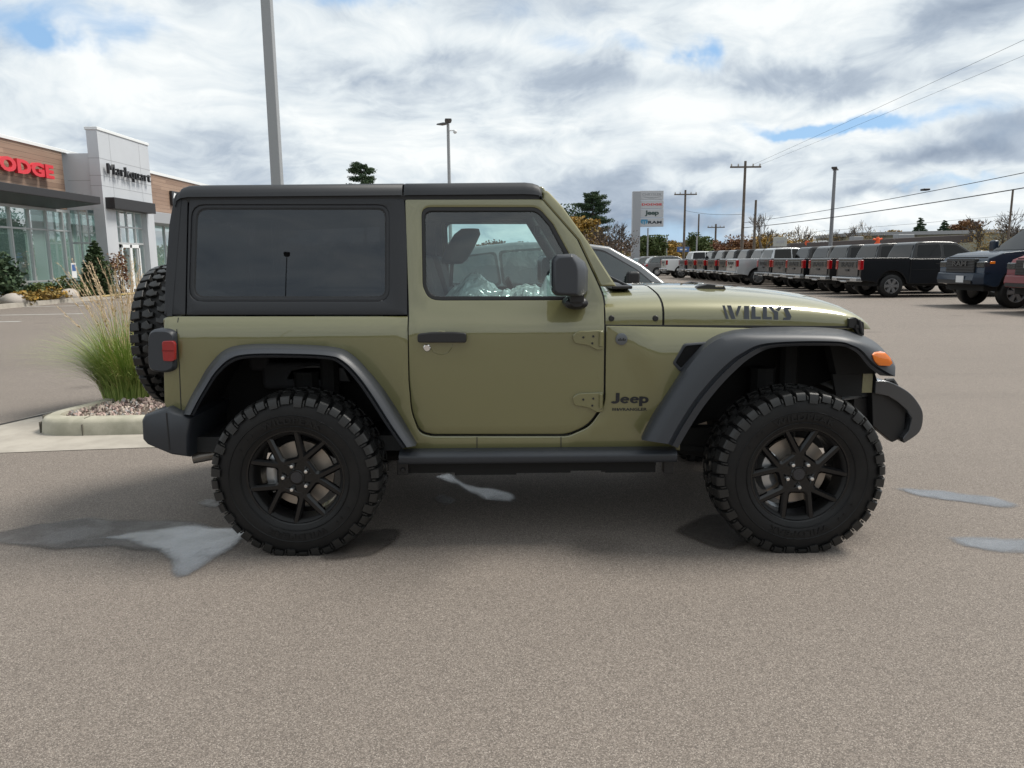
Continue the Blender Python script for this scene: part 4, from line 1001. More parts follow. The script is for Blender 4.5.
d = MB(); d.prism(A2([(828, 338), (858, 348), (870, 362), (876, 373.5), (836, 374)], CY-.68), lambda p: (p[0], CY-.685, p[1]), lambda p: (p[0], CY-.60, p[1])); d.prism(A2([(832, 374), (861.5, 374), (861.5, 396), (836, 396)], CY-.68), lambda p: (p[0], CY-.685, p[1]), lambda p: (p[0], CY-.66, p[1])); both(d.build('inner_fender', DARK, jeep))
# ---- wheels: axle along Y, outside towards -Y
def make_wheel():
    wl = empty('wheel', (0, 0, 0)); R = .408
    d = MB()
    prof = [(.214, -.100), (.222, -.112), (.232, -.118), (.245, -.126), (.27, -.137), (.30, -.142), (.33, -.1415), (.355, -.137), (.375, -.131), (.384, -.122), (.390, -.108), (.394, -.08), (.395, 0)]
    prof = prof+[(r, -a) for r, a in prof[-2::-1]]+[(.21, .08), (.21, -.08), (.214, -.100)]
    d.lathe(prof, (0, 0, 0), 'Y', 72)
    for r0 in (.262, .318): d.lathe([(r0-.003, -.1345 if r0 < .3 else -.142), (r0, -.139 if r0 < .3 else -.1455), (r0+.003, -.1365 if r0 < .3 else -.142)], (0, 0, 0), 'Y', 72)
    N = 40
    def blk(poly, r0, r1, sh=.82):
        """tread block: poly of (a, theta in pitches)"""
        P = 2*PI/N; n = len(poly); i = len(d.v)
        ca = sum(p[0] for p in poly)/n; ct = sum(p[1] for p in poly)/n
        for r, s in ((r0, 1.0), (r1-.002, .97), (r1, sh)):
            for a, t_ in poly:
                a2, t2 = ca+(a-ca)*s, (ct+(t_-ct)*s)*P
                rr = r-.010*max(0, (abs(a2)-.085)/.045)**2
                d.v.append(Vector((rr*math.cos(t2), a2, rr*math.sin(t2))))
        for q in (0, 1):
            for k in range(n): d.face((i+q*n+k, i+q*n+(k+1) % n, i+(q+1)*n+(k+1) % n, i+(q+1)*n+k))
        d.face(range(i+2*n, i+3*n))
    d.cm = 1
    for k in range(N):
        for s in (-1, 1):
            o = k+(0 if s < 0 else .5); e = .012 if k % 2 else 0
            blk([(s*.080, o+.08), (s*(.134), o+.02), (s*.134, o+.76), (s*.086, o+.82)], .392, .4185)
            blk([(s*.010, o+.30), (s*.040, o+.16), (s*.070, o+.30), (s*.068, o+.72), (s*.040, o+.98), (s*.026, o+.62), (s*.008, o+.70)], .388, .417, .84)
            # lug wrapping onto the sidewall
            for half, dep in ((0, .036 if k % 2 else .022), (1, .018 if k % 2 else .030)):
                if half == 1: t0, t1 = o+.82, o+.97
                else: t0, t1 = o+.03, o+.75
                P = 2*PI/N; i = len(d.v)
                for r, a in ((.4075 if half == 0 else .395, .1325), (.403 if half == 0 else .392, .1385), (.398-dep*.3, .1435), (.396-dep, .147), (.394-dep, .139)):
                    for tt in (t0, t0+.03, t1-.03, t1):
                        aa = a-(.006 if tt in (t0, t1) else 0); d.v.append(Vector((r*math.cos(tt*P), s*aa, r*math.sin(tt*P))))
                for q in range(4):
                    for c_ in range(3): d.face((i+q*4+c_, i+q*4+c_+1, i+q*4+c_+5, i+q*4+c_+4))
    d.cm = 0
    for base in (PI/2, -PI/2):        # raised sidewall lettering
        add_text(d, 'WILDPEAK', .30, .030, lambda u, v, dd: Vector(((.292+v)*math.cos(base-u/.292), -.1415-dd, (.292+v)*math.sin(base-u/.292))), offset=.02, depth=.0035, spacing=1.15)
    for k in range(60):
        if k % 30 in range(2, 14) or k % 3 == 0: continue
        a0 = 2*PI*k/60; d.box(.286, .300, -.1445, -.140, -.004, .004, Matrix.Rotation(-a0, 4, 'Y')) if 20 < k % 30 < 26 else None
    ty = d.build('tyre', [RUBBER, TREAD], wl, smooth=32)
    d = MB()
    d.lathe([(.246, -.095), (.246, -.119), (.240, -.124), (.232, -.122), (.224, -.108), (.217, -.09), (.212, -.03), (.205, .06), (.222, .10), (.235, .104)], (0, 0, 0), 'Y', 64)
    def bar(p0, p1, w0, w1, y0, y1, t_=.03):
        p0, p1 = Vector(p0), Vector(p1); n = Vector((-(p1-p0).y, (p1-p0).x)).normalized()
        i = len(d.v)
        for p, w_, y in ((p0, w0, y0), (p1, w1, y1)):
            for sx, dd in ((-.5, t_), (-.5, .011), (-.24, 0), (.24, 0), (.5, .011), (.5, t_)):
                q = p+n*w_*sx; d.v.append(Vector((q.x, y+dd, q.y)))
        for k in range(6): d.face((i+k, i+(k+1) % 6, i+6+(k+1) % 6, i+6+k))
        d.face(range(i, i+6)); d.face(range(i+11, i+5, -1))
    for k in range(5):
        a = 2*PI*k/5; c, s = math.cos(a), math.sin(a)
        L = lambda u, v: (u*c-v*s, u*s+v*c)
        for sg in (-1, 1):
            bar(L(.03, sg*.014), L(.094, sg*.056), .062, .046, -.100, -.106); bar(L(.088, sg*.055), L(.229, sg*.070), .038, .034, -.106, -.117)
        bar(L(.080, -.055), L(.080, .055), .036, .036, -.1045, -.1045)
    d.lathe([(0, -.106), (.034, -.106), (.038, -.102), (.040, -.098), (.075, -.096), (.085, -.08), (.085, -.03)], (0, 0, 0), 'Y', 36)
    rm = d.build('rim', RIMBLK, wl, smooth=24)
    d = MB(); d.lathe([(0, -.109), (.027, -.109), (.029, -.105)], (0, 0, 0), 'Y', 24); d.box(-.015, .015, -.1105, -.109, -.003, .006); d.box(-.005, .005, -.1105, -.109, -.012, .004); d.build('hub_cap', mat('hub_cap_grey', (.05, .05, .055), .35, metal=.5), wl)
    for k in range(5):
        a = 2*PI*k/5; x, z = .062*math.cos(a), .062*math.sin(a)
        d = MB(); d.lathe([(0, -.128), (.008, -.1265), (.0112, -.122), (.012, -.10)], (x, 0, z), 'Y', 12); d.build('lug_nut', SILVERPL, wl)
    d = MB(); d.lathe([(.05, -.03), (.08, -.028), (.165, -.028), (.165, -.004), (.06, -.004)], (0, 0, 0), 'Y', 40); d.build('brake_disc', DISC, wl)
    d = MB()
    for a0, a1 in ((2.45, 3.75),):
        rows = []
        for k in range(9):
            a = a0+(a1-a0)*k/8; rows.append([Vector((r*math.cos(a), y, r*math.sin(a))) for r, y in ((.10, -.045), (.13, -.055-.008*(k % 2)), (.165, -.05), (.178, -.02), (.178, .03), (.10, .03))])
        d.loft(rows, closed=True, cap=True)
    d.build('brake_caliper', CALIPER, wl)
    d = MB(); d.lathe([(.0, .05), (.10, .05), (.11, .02)], (0, 0, 0), 'Y', 32); d.build('backing_plate', DARK, wl)
    return wl
wheel0 = make_wheel()
HUBZ = .390
FWX = atY(799, 471.5, CY-.95).x; RWX = atY(296.5, 476, CY-.93).x
def put_wheel(o, loc, rot, spin, caliper=0):
    o.parent = jeep; o.location = Vector(loc)-jeep.location; o.rotation_euler = rot
    for ch in o.children:
        if ch.name.startswith(('brake_cal',)): ch.rotation_euler = (0, caliper, 0)
        else: ch.rotation_euler = (0, spin, 0)
wheels = [wheel0]+[copy_tree(wheel0) for _ in range(4)]
# spin: arm of the front wheel points straight down; rotation about Y by s sends angle a to a-s
put_wheel(wheels[0], (FWX, CY-.845, HUBZ), (0, 0, 0), math.radians(90), 0)
put_wheel(wheels[1], (RWX, CY-.825, HUBZ), (0, 0, 0), math.radians(-33), 0)
put_wheel(wheels[2], (FWX, CY+.83, HUBZ), (0, 0, PI), math.radians(20), PI)
put_wheel(wheels[3], (RWX, CY+.83, HUBZ), (0, 0, PI), math.radians(50), PI)
put_wheel(wheels[4], (-1.945, CY, 1.005), (0, 0, math.radians(-90)), math.radians(10))
for ch in list(wheels[4].children):
    if ch.name.startswith(('brake', 'backing')): bpy.data.objects.remove(ch)
wheels[4].name = 'spare_wheel'
# the four loaded tyres flatten where they stand
flat = None
for w_ in wheels[:4]:
    for ch in w_.children:
        if ch.name.startswith('tyre'):
            ch.rotation_euler = (0, 0, 0)
            if flat is None:
                flat = ch.data.copy()
                for v in flat.vertices:
                    if v.co.z < -HUBZ+.03:
                        u = (-HUBZ+.03-v.co.z)/.06; v.co.y *= 1+.05*min(1, u); v.co.z = max(v.co.z, -HUBZ+.0005+max(0, .03*(1-u*2)))
            ch.data = flat
d = MB(); d.lathe([(.0, -1.90), (.12, -1.90), (.14, -1.775)], (0, CY, 1.005), 'X', 20); d.box(-1.9, -1.775, CY-.3, CY-.05, .92, 1.06); d.build('spare_carrier', BLACK, jeep)

# ---- interior: seats, roll bar, dash, steering wheel
def seat(yc):
    o = MB()
    o.loft([[Vector((x, yc+y, z)) for y, z in ((-.25, .74), (-.25, .86), (-.19, .90), (0, .88), (.19, .90), (.25, .86), (.25, .74))] for x in (-.42, -.36, .02, .1)], closed=True, cap=True)
    rows = []
    for u in (0, .1, .5, .85, 1):
        x = -.36-.17*u; z = .86+.60*u; w_ = .25-.06*u*u
        rows.append([Vector((x+dx_, yc+y, z)) for dx_, y in ((.07, -w_*.7), (.09, -w_), (0, -w_), (-.06, -w_*.6), (-.06, w_*.6), (0, w_), (.09, w_), (.07, w_*.7))])
    o.loft(rows, closed=True, cap=True)
    s = o.build('seat', SEATM, jeep, bevel=.02, smooth=60)
    a = atY(470, 229, yc); b = atY(452, 264, yc)
    o = MB(); rows = []
    for u, s_ in ((0, .7), (.12, .95), (.5, 1), (.85, .95), (1, .65)):
        p = b.lerp(a, u); rows.append([Vector((p.x+.075*s_*math.cos(t_), yc+.13*s_*math.sin(t_), p.z)) for t_ in [2*PI*k/14 for k in range(14)]])
    o.loft(rows, closed=True, cap=True); o.tube([(b.x, yc-.05, b.z), (b.x-.01, yc-.05, b.z-.12)], .007, 6); o.tube([(b.x, yc+.05, b.z), (b.x-.01, yc+.05, b.z-.12)], .007, 6)
    o.build('headrest', SEATM, s, smooth=60)
seat(CY-.36); seat(CY+.36)
o = MB(); o.box(-1.35, -.95, CY-.5, CY+.5, .75, .90); o.box(-1.42, -1.30, CY-.5, CY+.5, .85, 1.30); o.build('rear_bench', SEATM, jeep, bevel=.03)
o = MB()
for s in (-1, 1):
    o.tube([(-.60, CY+s*.62, 1.0), (-.60, CY+s*.60, 1.60), (-.57, CY+s*.57, 1.72), (.0, CY+s*.57, 1.735), (.13, CY+s*.57, 1.70), (.40, CY+s*.60, 1.26)], .042, 10)
    o.tube([(-.60, CY+s*.55, 1.70), (-1.5, CY+s*.53, 1.67)], .04, 10)
    o.box(-.66, -.50, CY+s*.60-.03, CY+s*.60+.03, .9, 1.66)
o.tube([(-.58, CY-.57, 1.71), (-.58, CY+.57, 1.71)], .042, 10); o.build('roll_bar', INTER, jeep, smooth=60)
o = MB(); o.loft([[Vector((x, CY+y, z)) for y in (-.66, .66)] for x, z in ((.20, .80), (.17, 1.05), (.20, 1.16), (.30, 1.20), (.47, 1.20))]); o.build('dashboard', INTER, jeep)
o = MB(); rows = []
for k in range(25):
    a = 2*PI*k/24; c = Vector((.06, CY+.36, 1.13)); rows.append([c+Vector((-.3*math.sin(a)*.18*1.6+.015*math.cos(b_)*.9, math.cos(a)*(.18+.014*math.cos(b_)), math.sin(a)*(.18+.014*math.cos(b_))+.014*math.sin(b_))) for b_ in [2*PI*q/8 for q in range(8)]])
o.loft(rows, closed=True); o.box(.05, .09, CY+.20, CY+.52, 1.11, 1.15); o.tube([(.08, CY+.36, 1.13), (.28, CY+.36, 1.06)], .03, 8); o.build('steering_wheel', INTER, jeep)
o = MB(); p_ = atY(537, 231, CY); o.loft([[Vector((p_.x+a, CY+y*s_, p_.z+z*s_)) for y, z in ((-.12, -.03), (-.12, .03), (.12, .035), (.12, -.03))] for a, s_ in ((-.015, 1), (.015, 1), (.04, .6))], closed=True, cap=True); o.tube([(p_.x+.03, CY, p_.z), (p_.x+.06, CY, p_.z+.09)], .012, 6); o.build('interior_mirror', INTER, jeep, bevel=.006)
# crumpled protective film over the seats
def film(x0, x1, y0, y1, zf, seed, n=26):
    o = MB(); rows = []
    for i in range(n):
        row = []
        for k in range(n):
            u, v = i/(n-1), k/(n-1); x = x0+(x1-x0)*u; y = y0+(y1-y0)*v
            p = Vector((x*4+seed, y*4, seed)); h = (.8*abs(noise.noise(p))+.7*abs(noise.noise(p*2.3))+.6*abs(noise.noise(p*5.1))+.35*abs(noise.noise(p*9.7)))
            row.append(Vector((x+.05*noise.noise(p*2+Vector((3, 3, 3))), y+.05*noise.noise(p*2), zf(u, v)+h*.045)))
        rows.append(row)
    o.loft(rows); return o
f1 = film(-.36, .20, CY-.60, CY-.10, lambda u, v: 1.10+(.24-.12*u+.03*math.sin(9*u))*math.sin(PI*min(1, max(0, v*.8+.15)))*(.35+.65*min(1, u*5)), 1.7, 46)
f1.build('seat_cover_film', WRAP, jeep, smooth=0)
f2 = film(.06, .34, CY-.60, CY-.25, lambda u, v: 1.06+.27*(1-abs(u-.55)*1.2)*math.sin(PI*v), 5.1, 30); f2.build('seat_cover_film', WRAP, jeep, smooth=0)
#PART4
# ================================================================== VEHICLES ON THE LOT
P_BLACK = mat('car_paint_black', (.005, .0055, .007), .35, coat=.65, spec=.2); P_DKGREY = mat('car_paint_dark_grey', (.018, .018, .019), .35, coat=.45, spec=.2)
P_GREY = mat('car_paint_grey', (.10, .10, .10), .4, metal=.4, coat=1); P_SILVER = mat('car_paint_silver', (.42, .43, .44), .3, metal=.5, coat=1)
P_SILVER2 = mat('car_paint_warm_silver', (.15, .155, .16), .35, metal=.4, coat=.8); P_WHITE = mat('car_paint_white', (.66, .67, .67), .35, coat=1); P_NAVY = mat('car_paint_navy', (.012, .022, .040), .42, metal=.1, coat=.45, spec=.25); P_RED = mat('car_paint_red', (.15, .009, .012), .42, coat=.45, spec=.25)
P_TAN = mat('car_paint_pewter', (.06, .055, .05), .4, metal=.2, coat=.7); P_BLUE = mat('car_paint_blue', (.05, .12, .30), .35, coat=1)
TAILG = mat('tailgate_grey', (.055, .052, .05), .45, metal=.2, coat=.6); CARGLASS = glass('truck_glass', (.06, .075, .08), ior=1.28); BRIGHT = mat('bright_bumper', (.5, .51, .52), .22, metal=.8)
HEADL = mat('truck_headlamp', (.035, .037, .04), .15, coat=.6); PLATE = mat('plate_white', (.62, .63, .64), .5); RIMALU = mat('alloy_rim', (.45, .46, .47), .25, metal=.8); RIMDK = mat('dark_alloy', (.20, .20, .205), .3, metal=.5)
def arc(cx, r, z0, n=9, cz=.42):
    a0 = math.asin(max(-1, min(1, (z0-cz)/r))); return [(cx+r*math.cos(PI-a0-(PI-2*a0)*k/n), cz+r*math.sin(PI-a0-(PI-2*a0)*k/n)) for k in range(n+1)]
def car_wheels(root, xs, y, r, w, rim, big=True):
    for x in xs:
        for s in (-1, 1):
            wl = empty('wheel', wpos(root)+Vector((x, s*y, r)), root)
            c = wpos(wl); d = MB(); d.lathe([(r*.62, -w/2*s), (r*.78, -w/2*1.02*s), (r*.93, -w/2*.98*s), (r, -w/2*.75*s), (r, w/2*.75*s), (r*.93, w/2*.98*s), (r*.6, w/2*s)], c, 'Y', 28); d.build('tyre', RUBBER, wl, smooth=50)
            d = MB(); d.lathe([(r*.63, w/2*s), (r*.60, w/2*1.03*s), (r*.56, w/2*.8*s), (r*.54, w/2*.2*s), (0, w/2*.15*s)], c, 'Y', 28)
            rm = d.build('rim', [RIMDK], wl, smooth=40)
            d = MB()
            for k in range(6):
                a = PI*k/3; Mx = Matrix.Translation(c) @ Matrix.Rotation(a, 4, 'Y')
                i = len(d.v); 
                for px_, pz_, yy_ in ((.02, -.035, .95), (.02, .035, .95), (r*.58, .055, 1.0), (r*.58, -.055, 1.0)): d.v.append(Mx @ Vector((px_, w/2*yy_*s, pz_)))
                for px_, pz_, yy_ in ((.02, -.05, .7), (.02, .05, .7), (r*.58, .07, .7), (r*.58, -.07, .7)): d.v.append(Mx @ Vector((px_, w/2*yy_*s, pz_)))
                for f in ((0, 1, 2, 3), (0, 4, 5, 1), (1, 5, 6, 2), (2, 6, 7, 3), (3, 7, 4, 0)): d.face([i+q for q in f])
            d.lathe([(0, w/2*1.02*s), (.06, w/2*1.0*s), (.075, w/2*.8*s)], c, 'Y', 14); d.build('spoke', [rim], wl, smooth=30)
def taper(root, pts, zb, zt, yb, yt, m, name, bevel=.04, smooth=40):
    """extruded side outline whose half width runs from yb at zb to yt at zt"""
    o = wpos(root); d = MB(); h = lambda z: yb+(yt-yb)*max(0, min(1, (z-zb)/(zt-zb)))
    d.prism(pts, lambda p: o+Vector((p[0], -h(p[1]), p[1])), lambda p: o+Vector((p[0], h(p[1]), p[1])))
    return d.build(name, m, root, bevel=bevel, smooth=smooth), h
def sidepanes(root, panes, h, m=CARGLASS, name='side_window', off=.008, trim=True):
    o = wpos(root)
    for P in panes:
        for s in (-1, 1):
            if trim: d = MB(); c_ = Vector((sum(a for a, b in P)/len(P), sum(b for a, b in P)/len(P))); d.poly([o+Vector((c_.x+(p.x-c_.x)*1.09, s*(h(c_.y+(p.y-c_.y)*1.14)+off*.5), c_.y+(p.y-c_.y)*1.14)) for p in roundpoly([(a, b, .06) for a, b in P])]); d.build('window_trim', BLACK, root, smooth=0)
            d = MB(); d.poly([o+Vector((p.x, s*(h(p.y)+off), p.y)) for p in roundpoly([(a, b, .06) for a, b in P])]); d.build(name, m, root, smooth=0)
def make_pickup(body, rim, tailm=None, bumper=BRIGHT, name='pickup_truck'):
    r = empty(name, (0, 0, 0)); O = Vector((0, 0, 0))
    side = [(.03, .60), (.0, .75), (.02, 1.36), (.06, 1.40), (1.70, 1.40), (1.72, 1.36), (1.78, 1.36), (4.25, 1.34), (4.55, 1.35), (5.25, 1.29), (5.62, 1.17), (5.74, .98), (5.76, .58), (5.45, .50)]
    side += list(reversed(arc(4.78, .53, .52)))+[(4.15, .47), (1.70, .47)]+list(reversed(arc(1.12, .53, .52)))+[(.45, .56)]
    b, _ = taper(r, side, .5, 1.4, 1.0, .97, body, 'body', bevel=.045)
    d = MB()
    for x in (1.75, 2.92, 4.10): d.box(x-.006, x+.006, -1.003, -.985, .55, 1.34); d.box(x-.006, x+.006, .985, 1.003, .55, 1.34)
    for s in (-1, 1):
        d.box(1.8, 4.1, s*1.0-.004, s*1.0+.004, .98, .99)
        for x in (2.75, 3.95): d.box(x-.12, x+.12, s*1.0-.02, s*1.0+.02, 1.17, 1.20)
    d.build('door_joint', BLACK, r)
    d = MB(); d.box(.10, 1.66, -.86, .86, 1.38, 1.404); d.build('bed_cover', BLACK, r)
    cab, h = taper(r, [(1.80, 1.30), (1.88, 1.60), (2.0, 1.90), (2.12, 1.945), (2.6, 1.965), (3.2, 1.95), (3.45, 1.91), (4.28, 1.33)], 1.33, 1.95, .955, .74, body, 'cab', bevel=.05)
    sidepanes(r, [[(1.98, 1.42), (2.06, 1.84), (2.84, 1.86), (2.84, 1.42)], [(2.95, 1.42), (2.95, 1.86), (3.40, 1.83), (4.02, 1.42)]], h)
    d = MB(); d.quad((1.822, -.78, 1.43), (1.822, .78, 1.43), (1.955, .67, 1.85), (1.955, -.67, 1.85)); d.build('rear_window', CARGLASS, r, smooth=0)
    d = MB(); d.quad((4.255, -.86, 1.37), (4.255, .86, 1.37), (3.50, .68, 1.895), (3.50, -.68, 1.895)); d.build('windscreen', CARGLASS, r, smooth=0)
    d = MB(); d.box(.35, 5.6, -.82, .82, .40, 1.2); d.build('underbody', DARK, r)
    d = MB(); d.box(-.03, .012, -.80, .80, .76, 1.37); d.box(-.05, -.028, -.72, .72, 1.06, 1.28); tg = d.build('tailgate', tailm or body, r, bevel=.015)
    d = MB(); add_text(d, 'RAM', .95, .17, lambda u, v, dd: (-.056-dd, -u, 1.17+v), offset=.03, depth=.006); d.build('lettering', BLACK, tg, smooth=0)
    d = MB(); d.box(-.065, -.03, -.12, .12, .93, 1.0); d.build('tailgate_handle', BLACK, tg)
    for s in (-1, 1):
        d = MB(); d.box(-.045, .10, s*.91-.085, s*.91+.10, .98, 1.33); d.build('tail_lamp', REDL, r, bevel=.03)
        d = MB(); d.box(3.98, 4.14, s*1.0, s*1.26, 1.36, 1.62) if s > 0 else d.box(3.98, 4.14, -1.26, -1.0, 1.36, 1.62); d.build('wing_mirror', body, r, bevel=.05)
    d = MB(); d.box(-.17, .10, -.99, .99, .56, .72); d.box(-.19, -.1, -.25, .25, .52, .6); d.build('rear_bumper', bumper, r, bevel=.035)
    d = MB(); d.box(-.185, -.165, -.5, .5, .60, .66); d.build('bumper_step', BLACK, r)
    # front end
    d = MB(); d.box(5.66, 5.79, -.62, .62, .80, 1.16)
    for k in range(5): d.box(5.78, 5.80, -.60, .60, .83+k*.065, .86+k*.065)
    g = d.build('grille', BLACK, r, bevel=.02)
    d = MB(); add_text(d, 'RAM', .62, .12, lambda u, v, dd: (5.804+dd, u, 1.05+v), offset=.03, depth=.01); d.build('lettering', BRIGHT, g, smooth=0)
    for s in (-1, 1):
        d = MB(); y0, y1 = sorted((s*.66, s*.985)); d.box(5.55, 5.765, y0, y1, .95, 1.10); d.build('headlight', HEADL, r, bevel=.03)
        d = MB(); y0, y1 = sorted((s*.97, s*1.002)); d.box(5.46, 5.60, y0, y1, 1.04, 1.10); d.build('side_marker_lamp', AMBER, r, bevel=.01)
    d = MB(); d.loft([[Vector((x-(.16 if abs(y) > .9 else 0), y, z)) for y in (-1.0, -.8, 0, .8, 1.0)] for x, z in ((5.7, .84), (5.90, .82), (5.93, .66), (5.88, .56), (5.7, .55))]); d.build('front_bumper', body, r, bevel=.02)
    d = MB(); d.box(5.86, 5.94, -.75, .75, .575, .655); d.build('lower_intake', BLACK, r)
    d = MB(); d.box(5.935, 5.95, .12, .44, .60, .76); d.build('number_plate', PLATE, r)
    car_wheels(r, (1.12, 4.78), .86, .41, .28, rim)
    return r
def recolour(o, frm, to):
    for ch in o.children:
        for sl in ch.material_slots:
            if sl.material == frm: sl.link = 'OBJECT'; sl.material = to
        recolour(ch, frm, to)
proto = make_pickup(P_BLACK, RIMDK, TAILG)
GRP = 'pickup trucks parked side by side in a row'
rowspec = [(27.4, 0, P_BLACK, RIMDK, 'black crew-cab pickup at the near end of the row, its whole side in view'),
           (30.0, 0, P_DKGREY, RIMDK, 'dark grey pickup parked right behind the fully visible black one'),
           (32.6, 0, P_BLACK, RIMDK, 'third pickup from the near end of the row, black with a grey tailgate'),
           (35.1, .25, P_TAN, RIMDK, 'pewter pickup two places before the silver one in the row'),
           (37.6, .35, P_DKGREY, RIMDK, 'dark grey pickup just in front of the silver one'),
           (40.4, -.45, P_SILVER, RIMALU, 'silver pickup with bright wheels sticking out of the row'),
           (43.2, -.1, P_GREY, RIMDK, 'mid grey pickup parked just beyond the silver one'),
           (45.8, -.1, P_DKGREY, RIMDK, 'second pickup beyond the silver one, dark grey'),
           (48.4, -.1, P_BLACK, RIMDK, 'third pickup beyond the silver one, black'),
           (51.0, -.1, P_TAN, RIMDK, 'fourth pickup beyond the silver one, pewter with grey tailgate'),
           (53.6, -.1, P_DKGREY, RIMDK, 'last dark pickup of the row, beside the white one'),
           (56.6, -.8, P_WHITE, RIMALU, 'white pickup at the far end of the row')]
for k, (y, dx_, pm, rm_, lab) in enumerate(rowspec):
    o = proto if k == 0 else copy_tree(proto)
    tag(o, lab, 'pickup', GRP); o.location = (12.35+dx_, y, 0)
    if k:
        recolour(o, P_BLACK, pm); recolour(o, RIMDK, rm_)
        if pm in (P_SILVER, P_WHITE): recolour(o, TAILG, pm)
# two heavy pickups nose-in at the right edge
def lift(o, f):
    for ch in o.children:
        if ch.name.startswith('wheel'): ch.scale = (1.06, 1.06, 1.06); ch.location.z *= 1.06
        else: ch.scale = (1, 1.02, f)
nv = copy_tree(proto); recolour(nv, P_BLACK, P_NAVY); recolour(nv, BRIGHT, STEELDK); recolour(nv, TAILG, P_NAVY)
tag(nv, 'navy blue heavy pickup facing left, nose into the lot beside the red one', 'pickup', 'pickups facing left at the right edge'); nv.location = (18.6, 21.55, 0); nv.rotation_euler = (0, 0, PI+.03); lift(nv, 1.17)
rd = copy_tree(proto); recolour(rd, P_BLACK, P_RED); recolour(rd, TAILG, P_RED)
tag(rd, 'dark red pickup cut off by the right edge, with bright grille letters', 'pickup', 'pickups facing left at the right edge'); rd.location = (18.65, 18.6, 0); rd.rotation_euler = (0, 0, PI+.03); lift(rd, 1.14)

# silver crossover standing behind the off-roader
def make_car(body, glassm, rim, name='parked_car'):
    r = empty(name, (0, 0, 0))
    side = [(-2.25, .45), (-2.32, .75), (-2.22, 1.05), (-2.0, 1.12), (1.05, 1.04), (1.35, 1.03), (1.75, .98), (2.12, .86), (2.28, .70), (2.30, .42), (2.05, .30)]
    side += list(reversed(arc(1.42, .37, .32, cz=.34)))+[(.9, .26), (-.9, .26)]+list(reversed(arc(-1.38, .37, .32, cz=.34)))+[(-1.95, .36)]
    taper(r, side, .6, 1.1, .92, .88, body, 'body', bevel=.06)
    roof, h = taper(r, [(-2.18, 1.06), (-1.95, 1.45), (-1.6, 1.60), (-.9, 1.67), (-.1, 1.675), (.42, 1.60), (.85, 1.36), (1.25, 1.04)], 1.05, 1.66, .875, .66, body, 'cabin', bevel=.05)
    sidepanes(r, [[(-1.95, 1.14), (-1.75, 1.45), (-1.15, 1.52), (-1.08, 1.12)], [(-1.0, 1.12), (-1.05, 1.53), (-.2, 1.58), (-.12, 1.11)], [(-.02, 1.11), (-.10, 1.58), (.34, 1.53), (.76, 1.29), (1.0, 1.09)]], h, glassm)
    d = MB(); d.quad((1.225, -.78, 1.07), (1.225, .78, 1.07), (.45, .62, 1.583), (.45, -.62, 1.583)); d.build('windscreen', glassm, r, smooth=0)
    d = MB(); d.quad((-2.168, -.76, 1.1), (-2.168, .76, 1.1), (-1.955, .62, 1.455), (-1.955, -.62, 1.455)); d.build('rear_window', glassm, r, smooth=0)
    for s in (-1, 1):
        y0, y1 = sorted((s*.86, s*1.08)); d = MB(); d.box(.62, .78, y0, y1, 1.10, 1.27); d.build('wing_mirror', BLACK, r, bevel=.04)
        d = MB(); y0, y1 = sorted((s*.6, s*.905)); d.box(2.0, 2.24, y0, y1, .72, .84); d.build('headlight', HEADL, r, bevel=.03)
        d = MB(); y0, y1 = sorted((s*.6, s*.90)); d.box(-2.32, -2.14, y0, y1, .80, 1.0); d.build('tail_lamp', REDL, r, bevel=.03)
    d = MB(); d.box(-2.0, 2.0, -.74, .74, .22, .8); d.build('underbody', DARK, r)
    d = MB(); d.box(2.27, 2.32, -.5, .5, .45, .7); d.build('grille', BLACK, r, bevel=.02)
    car_wheels(r, (-1.38, 1.42), .80, .34, .22, rim)
    return r
cr = make_car(P_SILVER2, glass('crossover_glass', (.45, .58, .54), ior=1.6), RIMALU)
tag(cr, 'silver-grey crossover seen past the off-roader\'s windscreen, facing right', 'car', None)
cr.location = (.92, 10.9, 0)
mini = copy_tree(cr)
farcars = [(13.6, 63.5, P_GREY, 'small grey car at the start of the distant line'), (13.0, 67, P_RED, 'red car in the distant line beyond the white pickup'), (14.2, 72, P_GREY, 'grey car in the distant line under the blue sign'),
           (12.2, 76, P_BLUE, 'blue car in the distant line near the tall brand sign'), (13.6, 82, P_WHITE, 'white car farthest along the distant line'), (10.8, 72, P_BLACK, 'black car below the tall brand sign'), (15.2, 78, P_RED, 'far red car left of the white pickup')]
for k, (x, y, pm, lab) in enumerate(farcars):
    o = mini if k == 0 else copy_tree(mini)
    recolour(o, P_SILVER2, pm); o.location = (x, y, .0); o.rotation_euler = (0, 0, [0, 0.2, 1.2, 0, .1, 1.3, 0][k]); tag(o, lab, 'car', 'distant parked cars')
